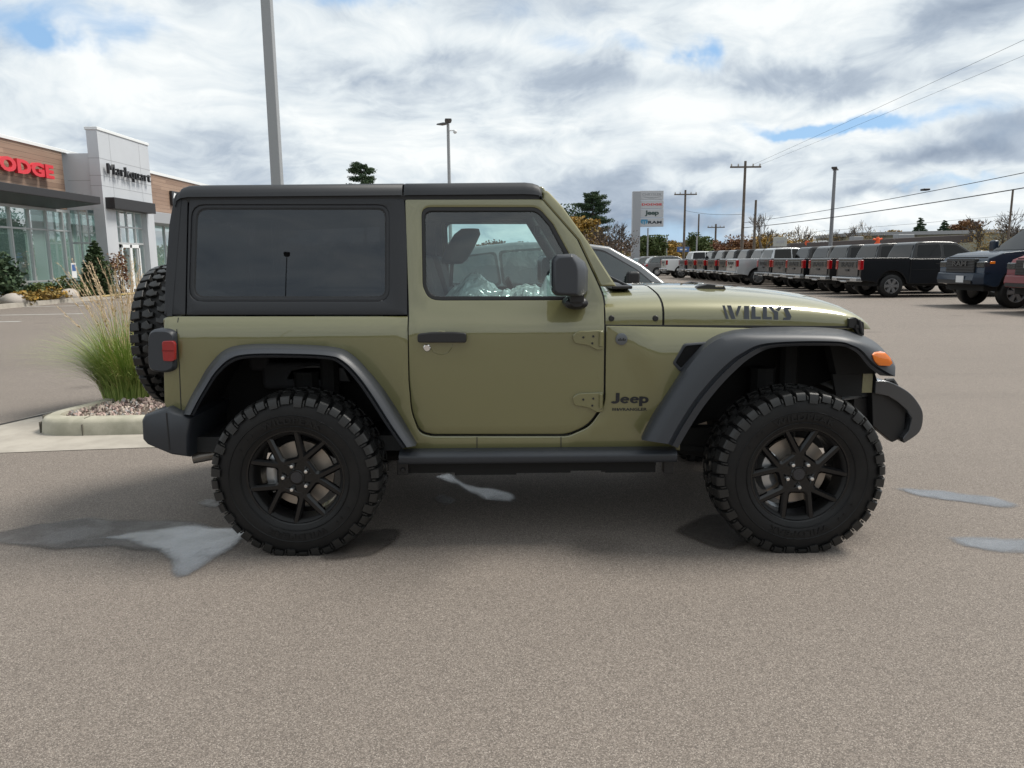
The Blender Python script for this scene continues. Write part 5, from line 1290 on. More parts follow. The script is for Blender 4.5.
# the silver car keeps its own group-less label
# ================================================================== POLES, SIGNS, WIRES
POLEM = mat('pole_galvanised', (.20, .205, .215), .45, metal=.5); POLEL = mat('pole_painted_grey', (.30, .31, .32), .5, metal=.2); WOODP = mat('pole_wood', (.14, .115, .095), .9, var=(3, (.09, .075, .06), .8)); LAMPM = mat('lamp_head_dark', (.06, .06, .065), .5)
def light_pole(name, x, y, H_, label, heads, w=.10, square=False, m=POLEM, dirs=((1, 0),)):
    r = thing(name, (x, y, 0), label, 'lamp post', 'parking lot lamp posts')
    d = MB(); d.lathe([(.3, 0), (.3, .7), (.27, .75), (0, .75)], (x, y, 0), 'Z', 20); d.build('pole_base', CONC, r)
    d = MB()
    if square: d.loft([[Vector((x+a*w*s, y+b*w*s, z)) for a, b in ((-1, -1), (1, -1), (1, 1), (-1, 1))] for z, s in ((.7, 1.05), (H_, .85))], closed=True, cap=True)
    else: d.tube([(x, y, .7), (x, y, H_)], [w, w*.72], 12)
    d.build('pole', m, r, bevel=.01 if square else 0)
    for (ax, ay) in dirs:
        d = MB(); v = Vector((ax, ay, 0)).normalized(); p = Vector((x, y, H_)); n_ = Vector((-v.y, v.x, 0))
        rows = []
        for u, z0, z1, hw in ((.05, .02, .08, .08), (.25, .03, .11, .17), (.85, .05, .13, .19), (.95, .07, .12, .16)):
            c = p+v*u; rows.append([c+n_*-hw+Vector((0, 0, z0)), c+n_*hw+Vector((0, 0, z0)), c+n_*hw*.9+Vector((0, 0, z1)), c-n_*hw*.9+Vector((0, 0, z1))])
        d.loft(rows, closed=True, cap=True); d.build('lamp_head', LAMPM, r)
    return r
light_pole('lamp_post', -3.66, 12, 9.2, 'tall square grey lamp post rising behind the hardtop, top out of frame', 2, .078, True, POLEL, ((1, 0), (-1, 0)))
p = atY(448, 124, 42); fp = light_pole('lamp_post', p.x, 42, p.z, 'lamp post with a camera seen above the middle of the roof', 1, .11, False, POLEL, ((.1, -1), (-.6, .8)))
d = MB(); d.tube([(p.x, 42, p.z-.35), (p.x+.35, 41.9, p.z-.35)], .03, 6); d.ball((p.x+.38, 41.9, p.z-.42), .11); d.build('camera', COPING, fp)
p = atY(835, 170, 52); light_pole('lamp_post', p.x, 52, p.z, 'lamp post standing among the dark pickups at right', 1, .14, False, POLEM, ((-.5, -1), (.5, 1)))
# lamp posts behind the viewer, seen only in the side glass
light_pole('lamp_post', -13.5, -36, 13.4, 'lamp post mirrored in the dark side glass', 2, .05, False, POLEM, ((.3, 1),))
def power_pole(px, pyt, Y, label, arm=True, r0=.17, lean=0):
    t_ = atY(px, pyt, Y); r = thing('utility_pole', (t_.x, Y, 0), label, 'utility pole', 'wooden utility poles')
    d = MB(); d.tube([(t_.x+lean, Y, 0), (t_.x, Y, t_.z)], [r0, r0*.7], 10); d.build('pole', WOODP, r)
    if arm:
        d = MB(); d.box(t_.x-1.25, t_.x+1.25, Y-.16, Y-.06, t_.z-.55, t_.z-.42); ar = d.build('crossarm', WOODP, r)
        for k in (-1.15, -.6, .6, 1.15):
            d = MB(); d.lathe([(.05, 0), (.07, .08), (.03, .2), (0, .22)], (t_.x+k, Y-.11, t_.z-.42), 'Z', 8); d.build('insulator', mat('porcelain', (.35, .33, .3), .4), ar)
    return t_
u1 = power_pole(745.5, 161, 62, 'tall wooden utility pole with crossarm, right of the tall brand sign', True, .14)
u2 = power_pole(685.5, 190, 84, 'utility pole with crossarm just right of the brand sign', True, .15)
u3 = power_pole(756, 200, 68, 'second bare utility pole close beside the tallest one', False, .14)
u4 = power_pole(716, 224, 110, 'small far utility pole between the round tree and the tallest pole', True, .18)
u5 = power_pole(1013, 190, 55, 'thin utility pole at the far right above the navy pickup', False, .10)
u6 = power_pole(699, 214, 120, 'thin far pole just right of the second crossarm pole', False, .16)
def wire(pts, r, label, sag=0):
    P = []
    for a, b in zip(pts, pts[1:]):
        if (b-pts[-1]).length < 1e-6 and b.y < 59: b = a+(b-a)*1.7; sag *= 1.4
        for k in range(16): u = k/16; q = a.lerp(b, u); q.z -= sag*4*u*(1-u); P.append(q)
    P.append(b); d = MB(); d.tube(P, r, 5); tag(d.build('power_line', BLACK), label, 'cable', 'overhead cables')
wire([u1+Vector((.6, 0, -.3)), atY(1080, 10, 30)], .008, 'highest thin cable running up from the crossarm poles to the upper right', .1)
wire([u1+Vector((1.1, 0, -.35)), atY(1090, 24, 30)], .007, 'thin cable close below the highest one', .1)
wire([u1+Vector((0, 0, -4.9)), atY(1075, 150, 30)], .017, 'thicker cable with a splice box, crossing the sky at right', .35)
wire([u1+Vector((0, 0, -5.3)), atY(1075, 167, 30)], .024, 'lowest thick cable crossing the sky at right', .35)
wire([u2+Vector((0, 0, -2.2)), u1+Vector((0, 0, -4.2))], .016, 'cable between the two crossarm poles', .2)
wire([u1+Vector((.3, 0, -6.0)), atY(1080, 205, 58)], .01, 'faint cable low over the trees at right', .2)
d = MB(); p = (u1+Vector((0, 0, -4.9))).lerp(atY(1075, 150, 30), .72); p.z -= .35*4*.72*.28; d.box(p.x-.16, p.x+.16, p.y-.2, p.y+.2, p.z-.11, p.z-.01); tag(d.build('splice_box', BLACK, bevel=.03), 'small black splice box hanging on the thick cable at right', 'cable box')

# tall brand sign
YS = 70
sgn = thing('brand_sign', (atY(648, 225, YS).x, YS, 0), 'tall silver dealer sign with four brand panels stacked beside its post', 'sign')
SIGNM = mat('sign_silver', (.34, .35, .37), .4, metal=.2); SIGNW = mat('sign_panel', (.47, .48, .50), .4)
a, b = atY(632.5, 191.5, YS), atY(639.5, 270, YS)
d = MB(); d.box(a.x, b.x-.05, YS-.3, YS+.3, 0, a.z); d.build('post', SIGNM, sgn, bevel=.03)
yb = [191.5, 202.6, 208.8, 217.8, 226.8]
tops = [(191.2, 200.8), (201.6, 208.6), (209.4, 217.6), (218.4, 226.6)]; tops = [(191.0, 199.8), (200.6, 208.6), (209.4, 217.4), (218.2, 226.6)]
cols_ = {'grey': mat('sign_text_grey', (.28, .29, .31), .5), 'red': mat('sign_text_red', (.55, .05, .06), .5), 'ink': mat('sign_text_ink', (.045, .075, .07), .5), 'blk': mat('sign_text_black', (.03, .04, .05), .5), 'blu': mat('sign_text_blue', (.06, .25, .42), .5)}
for (t0, t1), txt, cl, wd, hg in zip(tops, ('CHRYSLER', 'DODGE', 'Jeep', 'RAM'), ('grey', 'red', 'ink', 'blk'), (1.75, 1.85, 1.3, 1.25), (.22, .20, .52, .26)):
    p, q = atY(639.8, t0, YS), atY(663, t1, YS)
    d = MB(); d.box(p.x, q.x, YS-.2, YS+.2, q.z, p.z); pn = d.build('sign_panel', SIGNW, sgn, bevel=.015)
    c = (p+q)/2; c.x += .28 if txt == 'RAM' else 0; c.z += .08 if txt == 'CHRYSLER' else 0
    d = MB(); add_text(d, txt, wd, hg, lambda u, v, dd: (c.x+u, YS-.204-dd, c.z+v), offset=.045 if txt != 'CHRYSLER' else .0, depth=.01, spacing=1.1 if txt != 'Jeep' else .95); d.build('lettering', cols_[cl], pn, smooth=0)
    if txt == 'CHRYSLER':
        d = MB()
        for s in (-1, 1): d.poly([(c.x+s*.1, YS-.205, c.z-.30), (c.x+s*.95, YS-.205, c.z-.19), (c.x+s*.6, YS-.205, c.z-.28), (c.x+s*.15, YS-.205, c.z-.36)])
        d.box(c.x-.13, c.x+.13, YS-.21, YS-.204, c.z-.35, c.z-.27); d.build('wing_emblem', cols_['grey'], pn, smooth=0)
    if txt == 'RAM':
        d = MB(); e = Vector((c.x-.98, YS-.206, c.z))
        d.poly([e+Vector((x, 0, z)) for x, z in ((-.30, .26), (.30, .26), (.34, .02), (.2, -.16), (.10, -.08), (.16, .06), (.08, .12), (.05, -.2), (-.05, -.2), (-.08, .12), (-.16, .06), (-.10, -.08), (-.2, -.16), (-.34, .02))]); d.build('emblem', cols_['blu'], pn, smooth=0)
# smaller signs in the distance
def post_sign(px0, px1, py0, py1, Y, m, label, post=True):
    a, b = atY(px0, py0, Y), atY(px1, py1, Y); r = thing('road_sign', ((a.x+b.x)/2, Y, 0), label, 'sign')
    d = MB(); d.box(a.x, b.x, Y-.08, Y+.08, b.z, a.z); d.build('sign_board', m, r, bevel=.02)
    d = MB(); w_ = (b.x-a.x)*.28; d.box((a.x+b.x)/2-w_, (a.x+b.x)/2+w_, Y-.1, Y-.083, b.z+(a.z-b.z)*.38, b.z+(a.z-b.z)*.62); d.build('sign_stripe', COPING if m is P_BLUE else SIGNM, r, smooth=0)
    if post: d = MB(); d.tube([((a.x+b.x)/2, Y+.02, 0), ((a.x+b.x)/2, Y+.02, b.z)], .06, 8); d.build('post', POLEM, r)
post_sign(677, 689, 247, 252, 90, P_BLUE, 'wide blue sign on a post among the distant cars')
post_sign(680, 687, 259, 270, 74, P_BLUE, 'upright blue sign standing low among the distant cars')
post_sign(773.5, 786.5, 237, 246.5, 66, mat('sign_back_grey', (.38, .39, .37), .6), 'blank pale grey sign back above the silver pickup')
p = atY(648, 228, 74); d = MB(); d.tube([(p.x, 74, 0), (p.x, 74, p.z)], .07, 8); tag(d.build('thin_pole', POLEL), 'thin grey pole below the right half of the brand sign', 'pole')
for px, py, Y, lab in ((636.5, 242, 88, 'short pale pole just right of the brand sign post'), (658, 246, 96, 'short pale pole in front of the left green tree'), (697, 236, 92, 'pale pole in front of the round green tree'), (667, 236, 100, 'pale pole between the two green trees')):
    p = atY(px, py, Y); d = MB(); d.tube([(p.x, Y, 0), (p.x, Y, p.z)], .09, 8); tag(d.build('thin_pole', POLEL), lab, 'pole')
# accessible-parking sign in front of the showroom
p = atX(72, 263, -16.9); q = atX(72, 278, -16.9)
r = thing('parking_sign', (-16.9, p.y, .1), 'white and blue parking sign on a green post by the showroom conifer', 'sign')
d = MB(); d.tube([(-16.9, p.y, .1), (-16.9, p.y, q.z+.1)], .04, 8); d.build('post', mat('post_green', (.03, .06, .045), .6), r)
d = MB(); d.box(-16.87, -16.85, p.y-.16, p.y+.16, q.z, p.z); sb = d.build('sign_board', PLATE, r)
d = MB(); zm = (p.z+q.z)/2; d.box(-16.849, -16.845, p.y-.12, p.y+.12, zm-.02, p.z-.06); d.build('sign_symbol', P_BLUE, sb)

# ================================================================== FAR BUILDINGS
FASC = mat('fascia_brown', (.085, .072, .07), .7); WALLT = mat('stucco_tan', (.25, .24, .21), .85, var=(.5, (.19, .185, .16), .7))
YB = 62
a, b = atY(797, 246, YB+6), atY(960, 236, YB)
r = thing('shop_building', ((a.x+b.x)/2, YB+4, 0), 'low brown flat-roofed shop behind the dark pickups', 'building')
d = MB(); d.prism([(a.x, YB+6), (b.x, YB), (b.x+3, YB+14), (a.x+3, YB+18)], lambda p: (p[0], p[1], 0), lambda p: (p[0], p[1], 2.55)); d.build('wall', WALLT, r)
zt_ = (a.z+b.z)/2+.1; d = MB(); C_ = [(a.x-1.0, YB+5, atY(797, 243.5, YB+6).z), (b.x+.4, YB-1.2, atY(960, 235, YB).z), (b.x+3.4, YB+15, atY(960, 235, YB).z), (a.x+2, YB+19, atY(797, 243.5, YB+6).z)]
d.prism(C_, lambda p: (p[0], p[1], p[2]-.62), lambda p: p); d.build('fascia_roof', FASC, r, bevel=.05)
d = MB(); d.box(b.x-3, b.x-1.6, YB+4, YB+5, zt_, zt_+.5); d.box(a.x+6, a.x+6.9, YB+8, YB+9, zt_, zt_+.45); d.build('roof_unit', POLEL, r, bevel=.04)
d = MB()
ex = Vector((b.x+.4-a.x+1.0, -6.2, 0)).normalized(); nrm = Vector((ex.y, -ex.x, 0)).normalized()
for k in range(6): c_ = Vector((a.x+2+k*2.2, 0, 1.4)); yy_ = YB+6+(c_.x-a.x)*(-6)/(b.x-a.x); d.box(c_.x-.8, c_.x+.8, yy_-.05, yy_+.03, .3, 2.2)
d.build('shop_window', GLASS_BLD, r, smooth=0)
s0 = Vector((a.x-.6, YB+4.9, 0)); zc_ = 2.5+(zt_-2.5)*.52
d = MB(); d.lathe([(0, -.02), (.22, -.02), (.22, .02)], s0+ex*1.0+nrm*.05+Vector((0, 0, zc_)), 'Y', 16); o = d.build('sign_disc', mat('sign_orange', (.6, .10, .03), .5)); o.parent = r; o.location -= r.location
d = MB(); add_text(d, 'arna', 1.7, .42, lambda u, v, dd: s0+ex*(2.3+u)+nrm*(.06+dd)+Vector((0, 0, zc_+v)), offset=.03, depth=.02); d.build('lettering', COPING, r, smooth=0)
YC = 76
a, b = atY(858, 237, YC+4), atY(1040, 226, YC-4)
r = thing('warehouse', ((a.x+b.x)/2, YC, 0), 'long pale concrete warehouse wall behind the navy pickup', 'building')
d = MB(); d.prism([(a.x, YC+5), (b.x+8, YC-5), (b.x+8, YC+15), (a.x, YC+15)], lambda p: (p[0], p[1], 0), lambda p: (p[0], p[1], (a.z+b.z)/2-.2)); d.build('wall', mat('warehouse_wall', (.30, .30, .24), .9, var=(.25, (.21, .21, .165), .9)), r)
d = MB(); d.prism([(a.x-.2, YC+4.7), (b.x+8, YC-5.3), (b.x+8, YC+15), (a.x-.2, YC+15)], lambda p: (p[0], p[1], (a.z+b.z)/2-.2), lambda p: (p[0], p[1], (a.z+b.z)/2+.15)); d.build('roof_edge', POLEL, r)
d = MB()
for k in range(1, 8): x = a.x+(b.x+8-a.x)*k/8; y = YC+5-10*k/8; d.box(x-.08, x+.08, y-.06, y+.1, 0, (a.z+b.z)/2-.2)
d.build('pilaster', mat('warehouse_joint', (.2, .2, .17), .9), r)
p = atY(887, 239, YB-3)    # orange tube figure on the roof
d = MB(); o = Vector((p.x, YB-1.5, p.z)); d.tube([o+Vector((0, 0, -.55)), o+Vector((.03, 0, 0)), o+Vector((0, 0, .2))], [.14, .15, .10], 10); d.tube([o+Vector((-.36, 0, .03)), o+Vector((0, 0, -.03)), o+Vector((.36, 0, .06))], .075, 8); d.tube([o+Vector((0, 0, -.2)), o+Vector((-.26, 0, -.42))], .08, 8); d.tube([o+Vector((0, 0, -.2)), o+Vector((.24, 0, -.40))], .08, 8)
tag(d.build('air_dancer', mat('orange_fabric', (.75, .10, .02), .6), smooth=60), 'orange inflatable figure on the brown shop roof', 'decoration')

# ================================================================== TREES AND PLANTS
BARK = mat('bark', (.085, .07, .058), .9, var=(6, (.05, .042, .036), .8)); BARKG = mat('bark_grey', (.13, .115, .10), .9)
def leafm(n, c, c2): return mat(n, c, .65, var=(1.2, c2, .8, 3), spec=.3)
L_GREEN = [leafm('leaf_green_a', (.050, .082, .022), (.075, .10, .03)), leafm('leaf_green_b', (.075, .105, .03), (.045, .07, .02)), leafm('leaf_green_c', (.11, .125, .035), (.07, .09, .03))]
L_PINE = [leafm('needle_a', (.032, .062, .034), (.045, .078, .04)), leafm('needle_b', (.05, .085, .042), (.034, .064, .034)), leafm('needle_c', (.07, .105, .05), (.045, .08, .04))]
L_YEL = [leafm('leaf_yellow_a', (.34, .20, .035), (.26, .17, .04)), leafm('leaf_yellow_b', (.26, .17, .04), (.17, .13, .04)), leafm('leaf_yellow_c', (.17, .14, .04), (.3, .17, .04))]
L_RUST = [leafm('leaf_rust_a', (.16, .065, .032), (.12, .05, .03)), leafm('leaf_rust_b', (.115, .065, .036), (.18, .075, .03)), leafm('leaf_rust_c', (.2, .10, .035), (.12, .06, .03))]
L_BRN = [leafm('leaf_brown_a', (.085, .062, .05), (.11, .075, .055)), leafm('leaf_brown_b', (.12, .085, .06), (.08, .06, .05)), leafm('leaf_brown_c', (.14, .10, .06), (.09, .065, .05))]
def leaf_cloud(d, c, rad, n, size, rnd, ncl=14, spread=.42, flat=.8):
    """leaves gathered in clumps spread through an ellipsoid"""
    cl = []
    for k in range(ncl):
        while True:
            v = Vector((rnd.uniform(-1, 1), rnd.uniform(-1, 1), rnd.uniform(-1, 1)))
            if .25 < v.length < 1: break
        cl.append((Vector((v.x*rad[0], v.y*rad[1], v.z*rad[2]))*.86, rnd.uniform(.6, 1.25), rnd.randrange(3)))
    for k in range(n):
        o, s, mi = cl[rnd.randrange(ncl)]
        v = Vector([max(-1.7, min(1.7, rnd.gauss(0, 1)))*f_ for f_ in (1, 1, flat)])*spread*s*.55
        p = c+o+Vector((v.x*rad[0], v.y*rad[1], v.z*rad[2]))
        a = Vector((rnd.gauss(0, 1), rnd.gauss(0, 1), rnd.gauss(0, .7))).normalized()*size*rnd.uniform(.6, 1.3); b = a.cross(Vector((rnd.gauss(0, 1), rnd.gauss(0, 1), rnd.gauss(0, 1)))).normalized()*size*rnd.uniform(.5, .9)
        d.cm = mi if rnd.random() < .75 else rnd.randrange(3)
        d.quad(p-a, p-b, p+a, p+b)
def branches(d, p, v, r, depth, rnd, spread=.55, n=3, minr=.012, seg=5):
    q = p+v; mid = p.lerp(q, .5)+Vector((rnd.uniform(-1, 1), rnd.uniform(-1, 1), rnd.uniform(-.5, .5)))*v.length*.08
    d.tube([p, mid, q], [r, r*.85, r*.62], seg, cap=False)
    if depth <= 0: return
    for k in range(n):
        w_ = v.normalized()+Vector((rnd.uniform(-1, 1), rnd.uniform(-1, 1), rnd.uniform(-.35, .7)))*spread
        branches(d, p.lerp(q, rnd.uniform(.55, 1)), w_.normalized()*v.length*rnd.uniform(.55, .82), max(minr, r*.58), depth-1, rnd, spread, n, minr, 4)
def broad_tree(px, pyt, Y, wpx, leaves, label, seed, n=1500, frac=.75, group=None, sz=.22, trunk=True, name='broadleaf_tree', z0=0, ncl=24, spread=.40):
    rnd = random.Random(seed); t_ = atY(px, pyt, Y); H_ = t_.z; rad = wpx/F*Y/2
    r = thing(name, (t_.x, Y, z0), label, 'tree', group); cz_ = H_*(1-frac/2); base = Vector((t_.x, Y, z0))
    d = MB(); branches(d, base, Vector((0, 0, H_*(1-frac)+H_*.2)), max(.08, H_*.02), 3, rnd, .6, 3, .03); d.build('trunk', BARK, r)
    d = MB(); leaf_cloud(d, Vector((t_.x, Y, cz_)), (rad*.95, rad*.95, H_*frac/2*.95), n*4, sz*.5, rnd, ncl, spread); d.build('crown', leaves, r, smooth=0, recalc=False)
    return r
def bare_tree(px, pyt, Y, label, seed, spread=.5, m=BARKG, depth=5, some=None, n=3, wide=1.0, group='bare autumn trees'):
    rnd = random.Random(seed); t_ = atY(px, pyt, Y); H_ = t_.z; r = thing('bare_tree', (t_.x, Y, 0), label, 'tree', group)
    d = MB(); branches(d, Vector((t_.x, Y, 0)), Vector((0, 0, H_*.36)), H_*.022, depth, rnd, spread*wide, n, .016); d.build('trunk', m, r)
    if some:
        d = MB(); leaf_cloud(d, Vector((t_.x, Y, H_*.55)), (H_*.34*wide, H_*.34*wide, H_*.3), 900, .055, rnd, 30, .5); d.build('crown', some, r, smooth=0, recalc=False)
    return r
def pine_tree(px, pyt, Y, wpx, label, seed, frac=.9, name='pine_tree', nb=40, group=None, n=110, sz=.14, conical=True, z0=0, leaves=None):
    rnd = random.Random(seed); t_ = atY(px, pyt, Y); H_ = t_.z-z0; rad = wpx/F*Y/2; r = thing(name, (t_.x, Y, z0), label, 'tree', group)
    d = MB(); d.tube([(t_.x, Y, z0), (t_.x+.02*H_, Y, z0+H_*.6), (t_.x, Y, z0+H_*.97)], [max(.05, H_*.018), H_*.012, .03], 8)
    e = MB()
    for k in range(nb):
        u = (k+rnd.random())/nb; z = z0+H_*(1-frac)+H_*frac*u*.97; a = k*2.4+rnd.uniform(-.5, .5)
        L = rad*((1-u)**.8*1.0+.07)*rnd.uniform(.75, 1.1) if conical else rad*(.35+.65*math.sin(PI*min(1, u*.9+.12)))*rnd.uniform(.55, 1.15)
        dirv_ = Vector((math.cos(a), math.sin(a), -.15 if conical else rnd.uniform(.05, .5))); p0 = Vector((t_.x, Y, z)); p1 = p0+dirv_*L
        d.tube([p0, p1], [.04, .015], 4, cap=False); mi0 = rnd.randrange(3)
        for g in range(n):
            w_ = rnd.random()**.5 if conical else rnd.uniform(.45, 1.05)
            p = p0.lerp(p1, w_)+Vector([max(-1.6, min(1.6, rnd.gauss(0, 1)))*f_ for f_ in (1, 1, .55)])*(L*.16 if conical else rad*.12)
            a_ = (dirv_+Vector((rnd.gauss(0, .8), rnd.gauss(0, .8), rnd.gauss(.2, .6)))).normalized()*sz*rnd.uniform(.6, 1.3); b_ = a_.cross(Vector((rnd.gauss(0, 1), rnd.gauss(0, 1), rnd.gauss(0, 1)))).normalized()*sz*.3
            e.cm = mi0 if rnd.random() < .6 else rnd.randrange(3); e.quad(p-a_*.5, p-b_, p+a_*.6, p+b_)
    d.build('trunk', BARK, r); e.build('crown', leaves or L_PINE, r, smooth=0, recalc=False); return r
pine_tree(592, 193, 58, 36, 'tall open pine behind the windscreen pillar', 21, .55, nb=40, n=420, sz=.12, conical=False)
pine_tree(361, 164, 62, 34, 'pine top showing above the middle of the hardtop', 22, .38, nb=34, n=420, sz=.12, conical=False)
broad_tree(585, 214, 54, 40, L_YEL, 'yellow autumn tree between the pillar and the pine', 23, 1300, .8)
broad_tree(572, 205, 66, 44, L_PINE, 'dark green tree at the left foot of the tall pine', 29, 1300, .8)
bare_tree(606, 214, 50, 'brown bare bushy tree below the tall pine', 24, .6, BARK, 5, L_BRN, 3, 1.2); bare_tree(622, 226, 56, 'brown thin-twigged tree beside the brand sign post', 25, .6, BARK, 5, L_BRN, 3, 1.2)
broad_tree(651, 233, 92, 36, L_GREEN, 'yellowish green round tree behind the brand sign', 26, 1500, .85, sz=.3); broad_tree(700, 232, 95, 27, L_GREEN, 'round green tree right of the blue sign', 27, 1600, .88, sz=.28)
broad_tree(668, 240, 105, 30, L_YEL, 'golden tree between the two green trees', 28, 1300, .85, sz=.3); broad_tree(684, 246, 112, 26, L_YEL, 'small golden tree left of the round green tree', 31, 1000, .85, sz=.3)
bare_tree(764, 212, 70, 'bare grey tree just right of the tallest utility pole', 32, .48, BARKG, 5, None, 3); bare_tree(800, 218, 72, 'sparse bare tree above the silver pickup', 33, .5, BARKG, 5, L_YEL, 3)
bare_tree(862, 216, 78, 'bare branching tree above the brown shop roof', 34, .55, BARKG, 5, L_YEL, 3, 1.15); bare_tree(835, 224, 84, 'low bare tree behind the shop lamp post', 35, .55, BARKG, 5, L_YEL, 3)
pine_tree(921, 216, 92, 28, 'dark green spruce above the warehouse roof', 36, .95, nb=70, n=260, sz=.16); pine_tree(945, 219, 96, 30, 'second dark spruce left of the rust-red tree', 37, .95, nb=70, n=260, sz=.16)
broad_tree(967, 217, 98, 34, L_RUST, 'rust-red tree above the warehouse wall', 38, 1500, .8, sz=.3); broad_tree(895, 228, 100, 36, L_YEL, 'olive yellow tree left of the dark spruce', 39, 1200, .85, sz=.3)
bare_tree(985, 214, 60, 'bare twiggy tree in front of the warehouse wall', 40, .5, BARK, 5, L_YEL, 3, 1.1); bare_tree(1003, 222, 58, 'leaning bare tree right of the twiggy one', 41, .6, BARK, 5, L_YEL, 3, 1.2); bare_tree(1026, 205, 57, 'bare tree at the right edge above the red pickup', 42, .6, BARK, 5, None, 3, 1.2)
for k, (px, py, w_, lv, lab) in enumerate(((712, 243, 34, L_RUST, 'russet tree behind the far pickups, left of the far pole'), (735, 238, 40, L_RUST, 'brown russet tree left of the tallest utility pole'), (775, 236, 46, L_YEL, 'ochre tree behind the blank sign'), (812, 236, 44, L_YEL, 'yellow-brown tree behind the shop sign'), (757, 240, 34, L_RUST, 'russet tree between the two close poles'), (845, 233, 40, L_YEL, 'ochre tree over the shop roof'))):
    broad_tree(px, py, 104+k*2, w_, lv, lab, 50+k, 1300, .95, 'autumn trees behind the lot', .34, ncl=20, spread=.55)
# far wooded rise and roadside brush
rnd = random.Random(77); d = MB()
for k in range(80000):
    x = rnd.uniform(-160, 360); y = rnd.uniform(150, 190)-max(0, .0); hh = 5.0+1.2*noise.noise(Vector((x*.05, 0, 1)))+1.2*noise.noise(Vector((x*.2, 0, 5)))
    z = hh*rnd.random()**.6; s_ = rnd.uniform(.12, .34); d.cm = int(abs(noise.noise(Vector((x*.07, z*.1, 9))))*6+rnd.random()) % 3
    a = Vector((rnd.gauss(0, 1), rnd.gauss(0, .6), rnd.gauss(0, 1))).normalized()*s_; b = a.cross(Vector((rnd.gauss(0, .3), 1, rnd.gauss(0, .3)))).normalized()*s_*.7
    p = Vector((x, y, z)); d.quad(p-a, p-b, p+a, p+b)
tag(d.build('treeline', [L_BRN[0], L_RUST[1], L_BRN[1]], smooth=0, recalc=False), kind='stuff')
# the wooded road behind the viewer, which the paint and the glass mirror
rnd = random.Random(79); d = MB()
for k in range(14000):
    x = rnd.uniform(-150, 150); y = rnd.uniform(-86, -72); hh = 6.0+2.5*noise.noise(Vector((x*.06, 0, 21)))+2*noise.noise(Vector((x*.22, 0, 5)))
    z = hh*rnd.random()**.7; s_ = rnd.uniform(.3, .8); d.cm = rnd.randrange(3)
    a = Vector((rnd.gauss(0, 1), rnd.gauss(0, .6), rnd.gauss(0, 1))).normalized()*s_; b = a.cross(Vector((rnd.gauss(0, .3), 1, rnd.gauss(0, .3)))).normalized()*s_*.7
    p = Vector((x, y, z)); d.quad(p-a, p-b, p+a, p+b)
tag(d.build('treeline', [L_BRN[0], L_GREEN[0], L_YEL[2]], smooth=0, recalc=False), kind='stuff')
# low town buildings beyond the far cars are hidden by brush
rnd = random.Random(78); d = MB()
for k in range(24000):
    x = rnd.uniform(-60, 80); y = rnd.uniform(112, 124); z = rnd.random()*(2.2+.8*noise.noise(Vector((x*.1, 3, 3)))); s_ = rnd.uniform(.07, .2); d.cm = int(abs(noise.noise(Vector((x*.12, 4, 9))))*6+rnd.random()) % 3
    a = Vector((rnd.gauss(0, 1), rnd.gauss(0, .6), rnd.gauss(0, 1))).normalized()*s_; b = a.cross(Vector((rnd.gauss(0, .3), 1, rnd.gauss(0, .3)))).normalized()*s_*.7
    p = Vector((x, y, z)); d.quad(p-a, p-b, p+a, p+b)
tag(d.build('undergrowth', [L_GREEN[0], L_YEL[1], L_BRN[1]], smooth=0, recalc=False), kind='stuff')

# showroom planting
def shrub(x, y, rx_, rz_, leaves, label, seed, n=700, sz=.09, name='shrub', z0=.1):
    rnd = random.Random(seed); r = thing(name, (x, y, z0), label, 'shrub'); d = MB()
    for k in range(5): d.tube([(x, y, z0), (x+rnd.uniform(-.5, .5)*rx_, y+rnd.uniform(-.5, .5)*rx_, z0+rz_*1.2)], [.03, .012], 5)
    d.build('stem', BARK, r); d = MB(); leaf_cloud(d, Vector((x, y, z0+rz_)), (rx_, rx_, rz_), n, sz, rnd, 16, .5); d.build('foliage', leaves, r, smooth=0, recalc=False)
def conifer_at(px, pyt, X, wpx, label, seed):
    t_ = atX(px, pyt, X); return t_
t_ = atX(92, 240, -17.4); pine_tree(93, 239.5, t_.y, 40, 'young green conifer in front of the showroom tower', 61, 1.0, 'conifer', 80, None, 100, .10, True, .1, [leafm('fir_a', (.035, .062, .025), (.05, .08, .03)), leafm('fir_b', (.05, .085, .035), (.035, .06, .025)), leafm('fir_c', (.07, .10, .04), (.045, .075, .03))])
t_ = atX(3, 262, -17.6); shrub(-17.6, atX(2, 280, -17.6).y, .62, .85, L_PINE, 'dark rounded evergreen shrub at the left edge by the showroom glass', 62, 1300, .09)
for k, (px, py, rx_, rz_, lv, lab) in enumerate(((33, 292, .5, .35, L_GREEN, 'low green shrub left of the parking sign'), (62, 290, .55, .42, L_GREEN, 'green shrub just left of the parking sign post'), (20, 299, .5, .22, L_YEL, 'straw-coloured ground shrub near the left edge'), (48, 298, .6, .24, L_YEL, 'straw-coloured ground shrub below the showroom windows'), (121, 268, .42, 1.0, L_RUST, 'tall rusty orange ornamental shrub by the entrance'), (80, 295, .4, .3, L_GREEN, 'small green shrub at the foot of the conifer'))):
    X = -17.3 if k not in (2, 3) else -16.95
    shrub(X, atX(px, 285, X).y, rx_, rz_, lv, lab, 70+k, 600, .06)
for k, (px, lab) in enumerate(((13, 'pale boulder at the left among the showroom shrubs'), (68, 'pale boulder beside the parking sign'))):
    X = -17.0; y = atX(px, 292, X).y; d = MB(); d.ball((X, y, .2), .38, 12, 7, (1, 1.2, .75))
    for v in d.v: v += Vector((1, 1, 1))*noise.noise(v*2.2)*.09
    tag(d.build('boulder', mat('boulder_stone', (.36, .33, .30), .9, bump=(20, .4, .02)), smooth=50), lab, 'boulder')

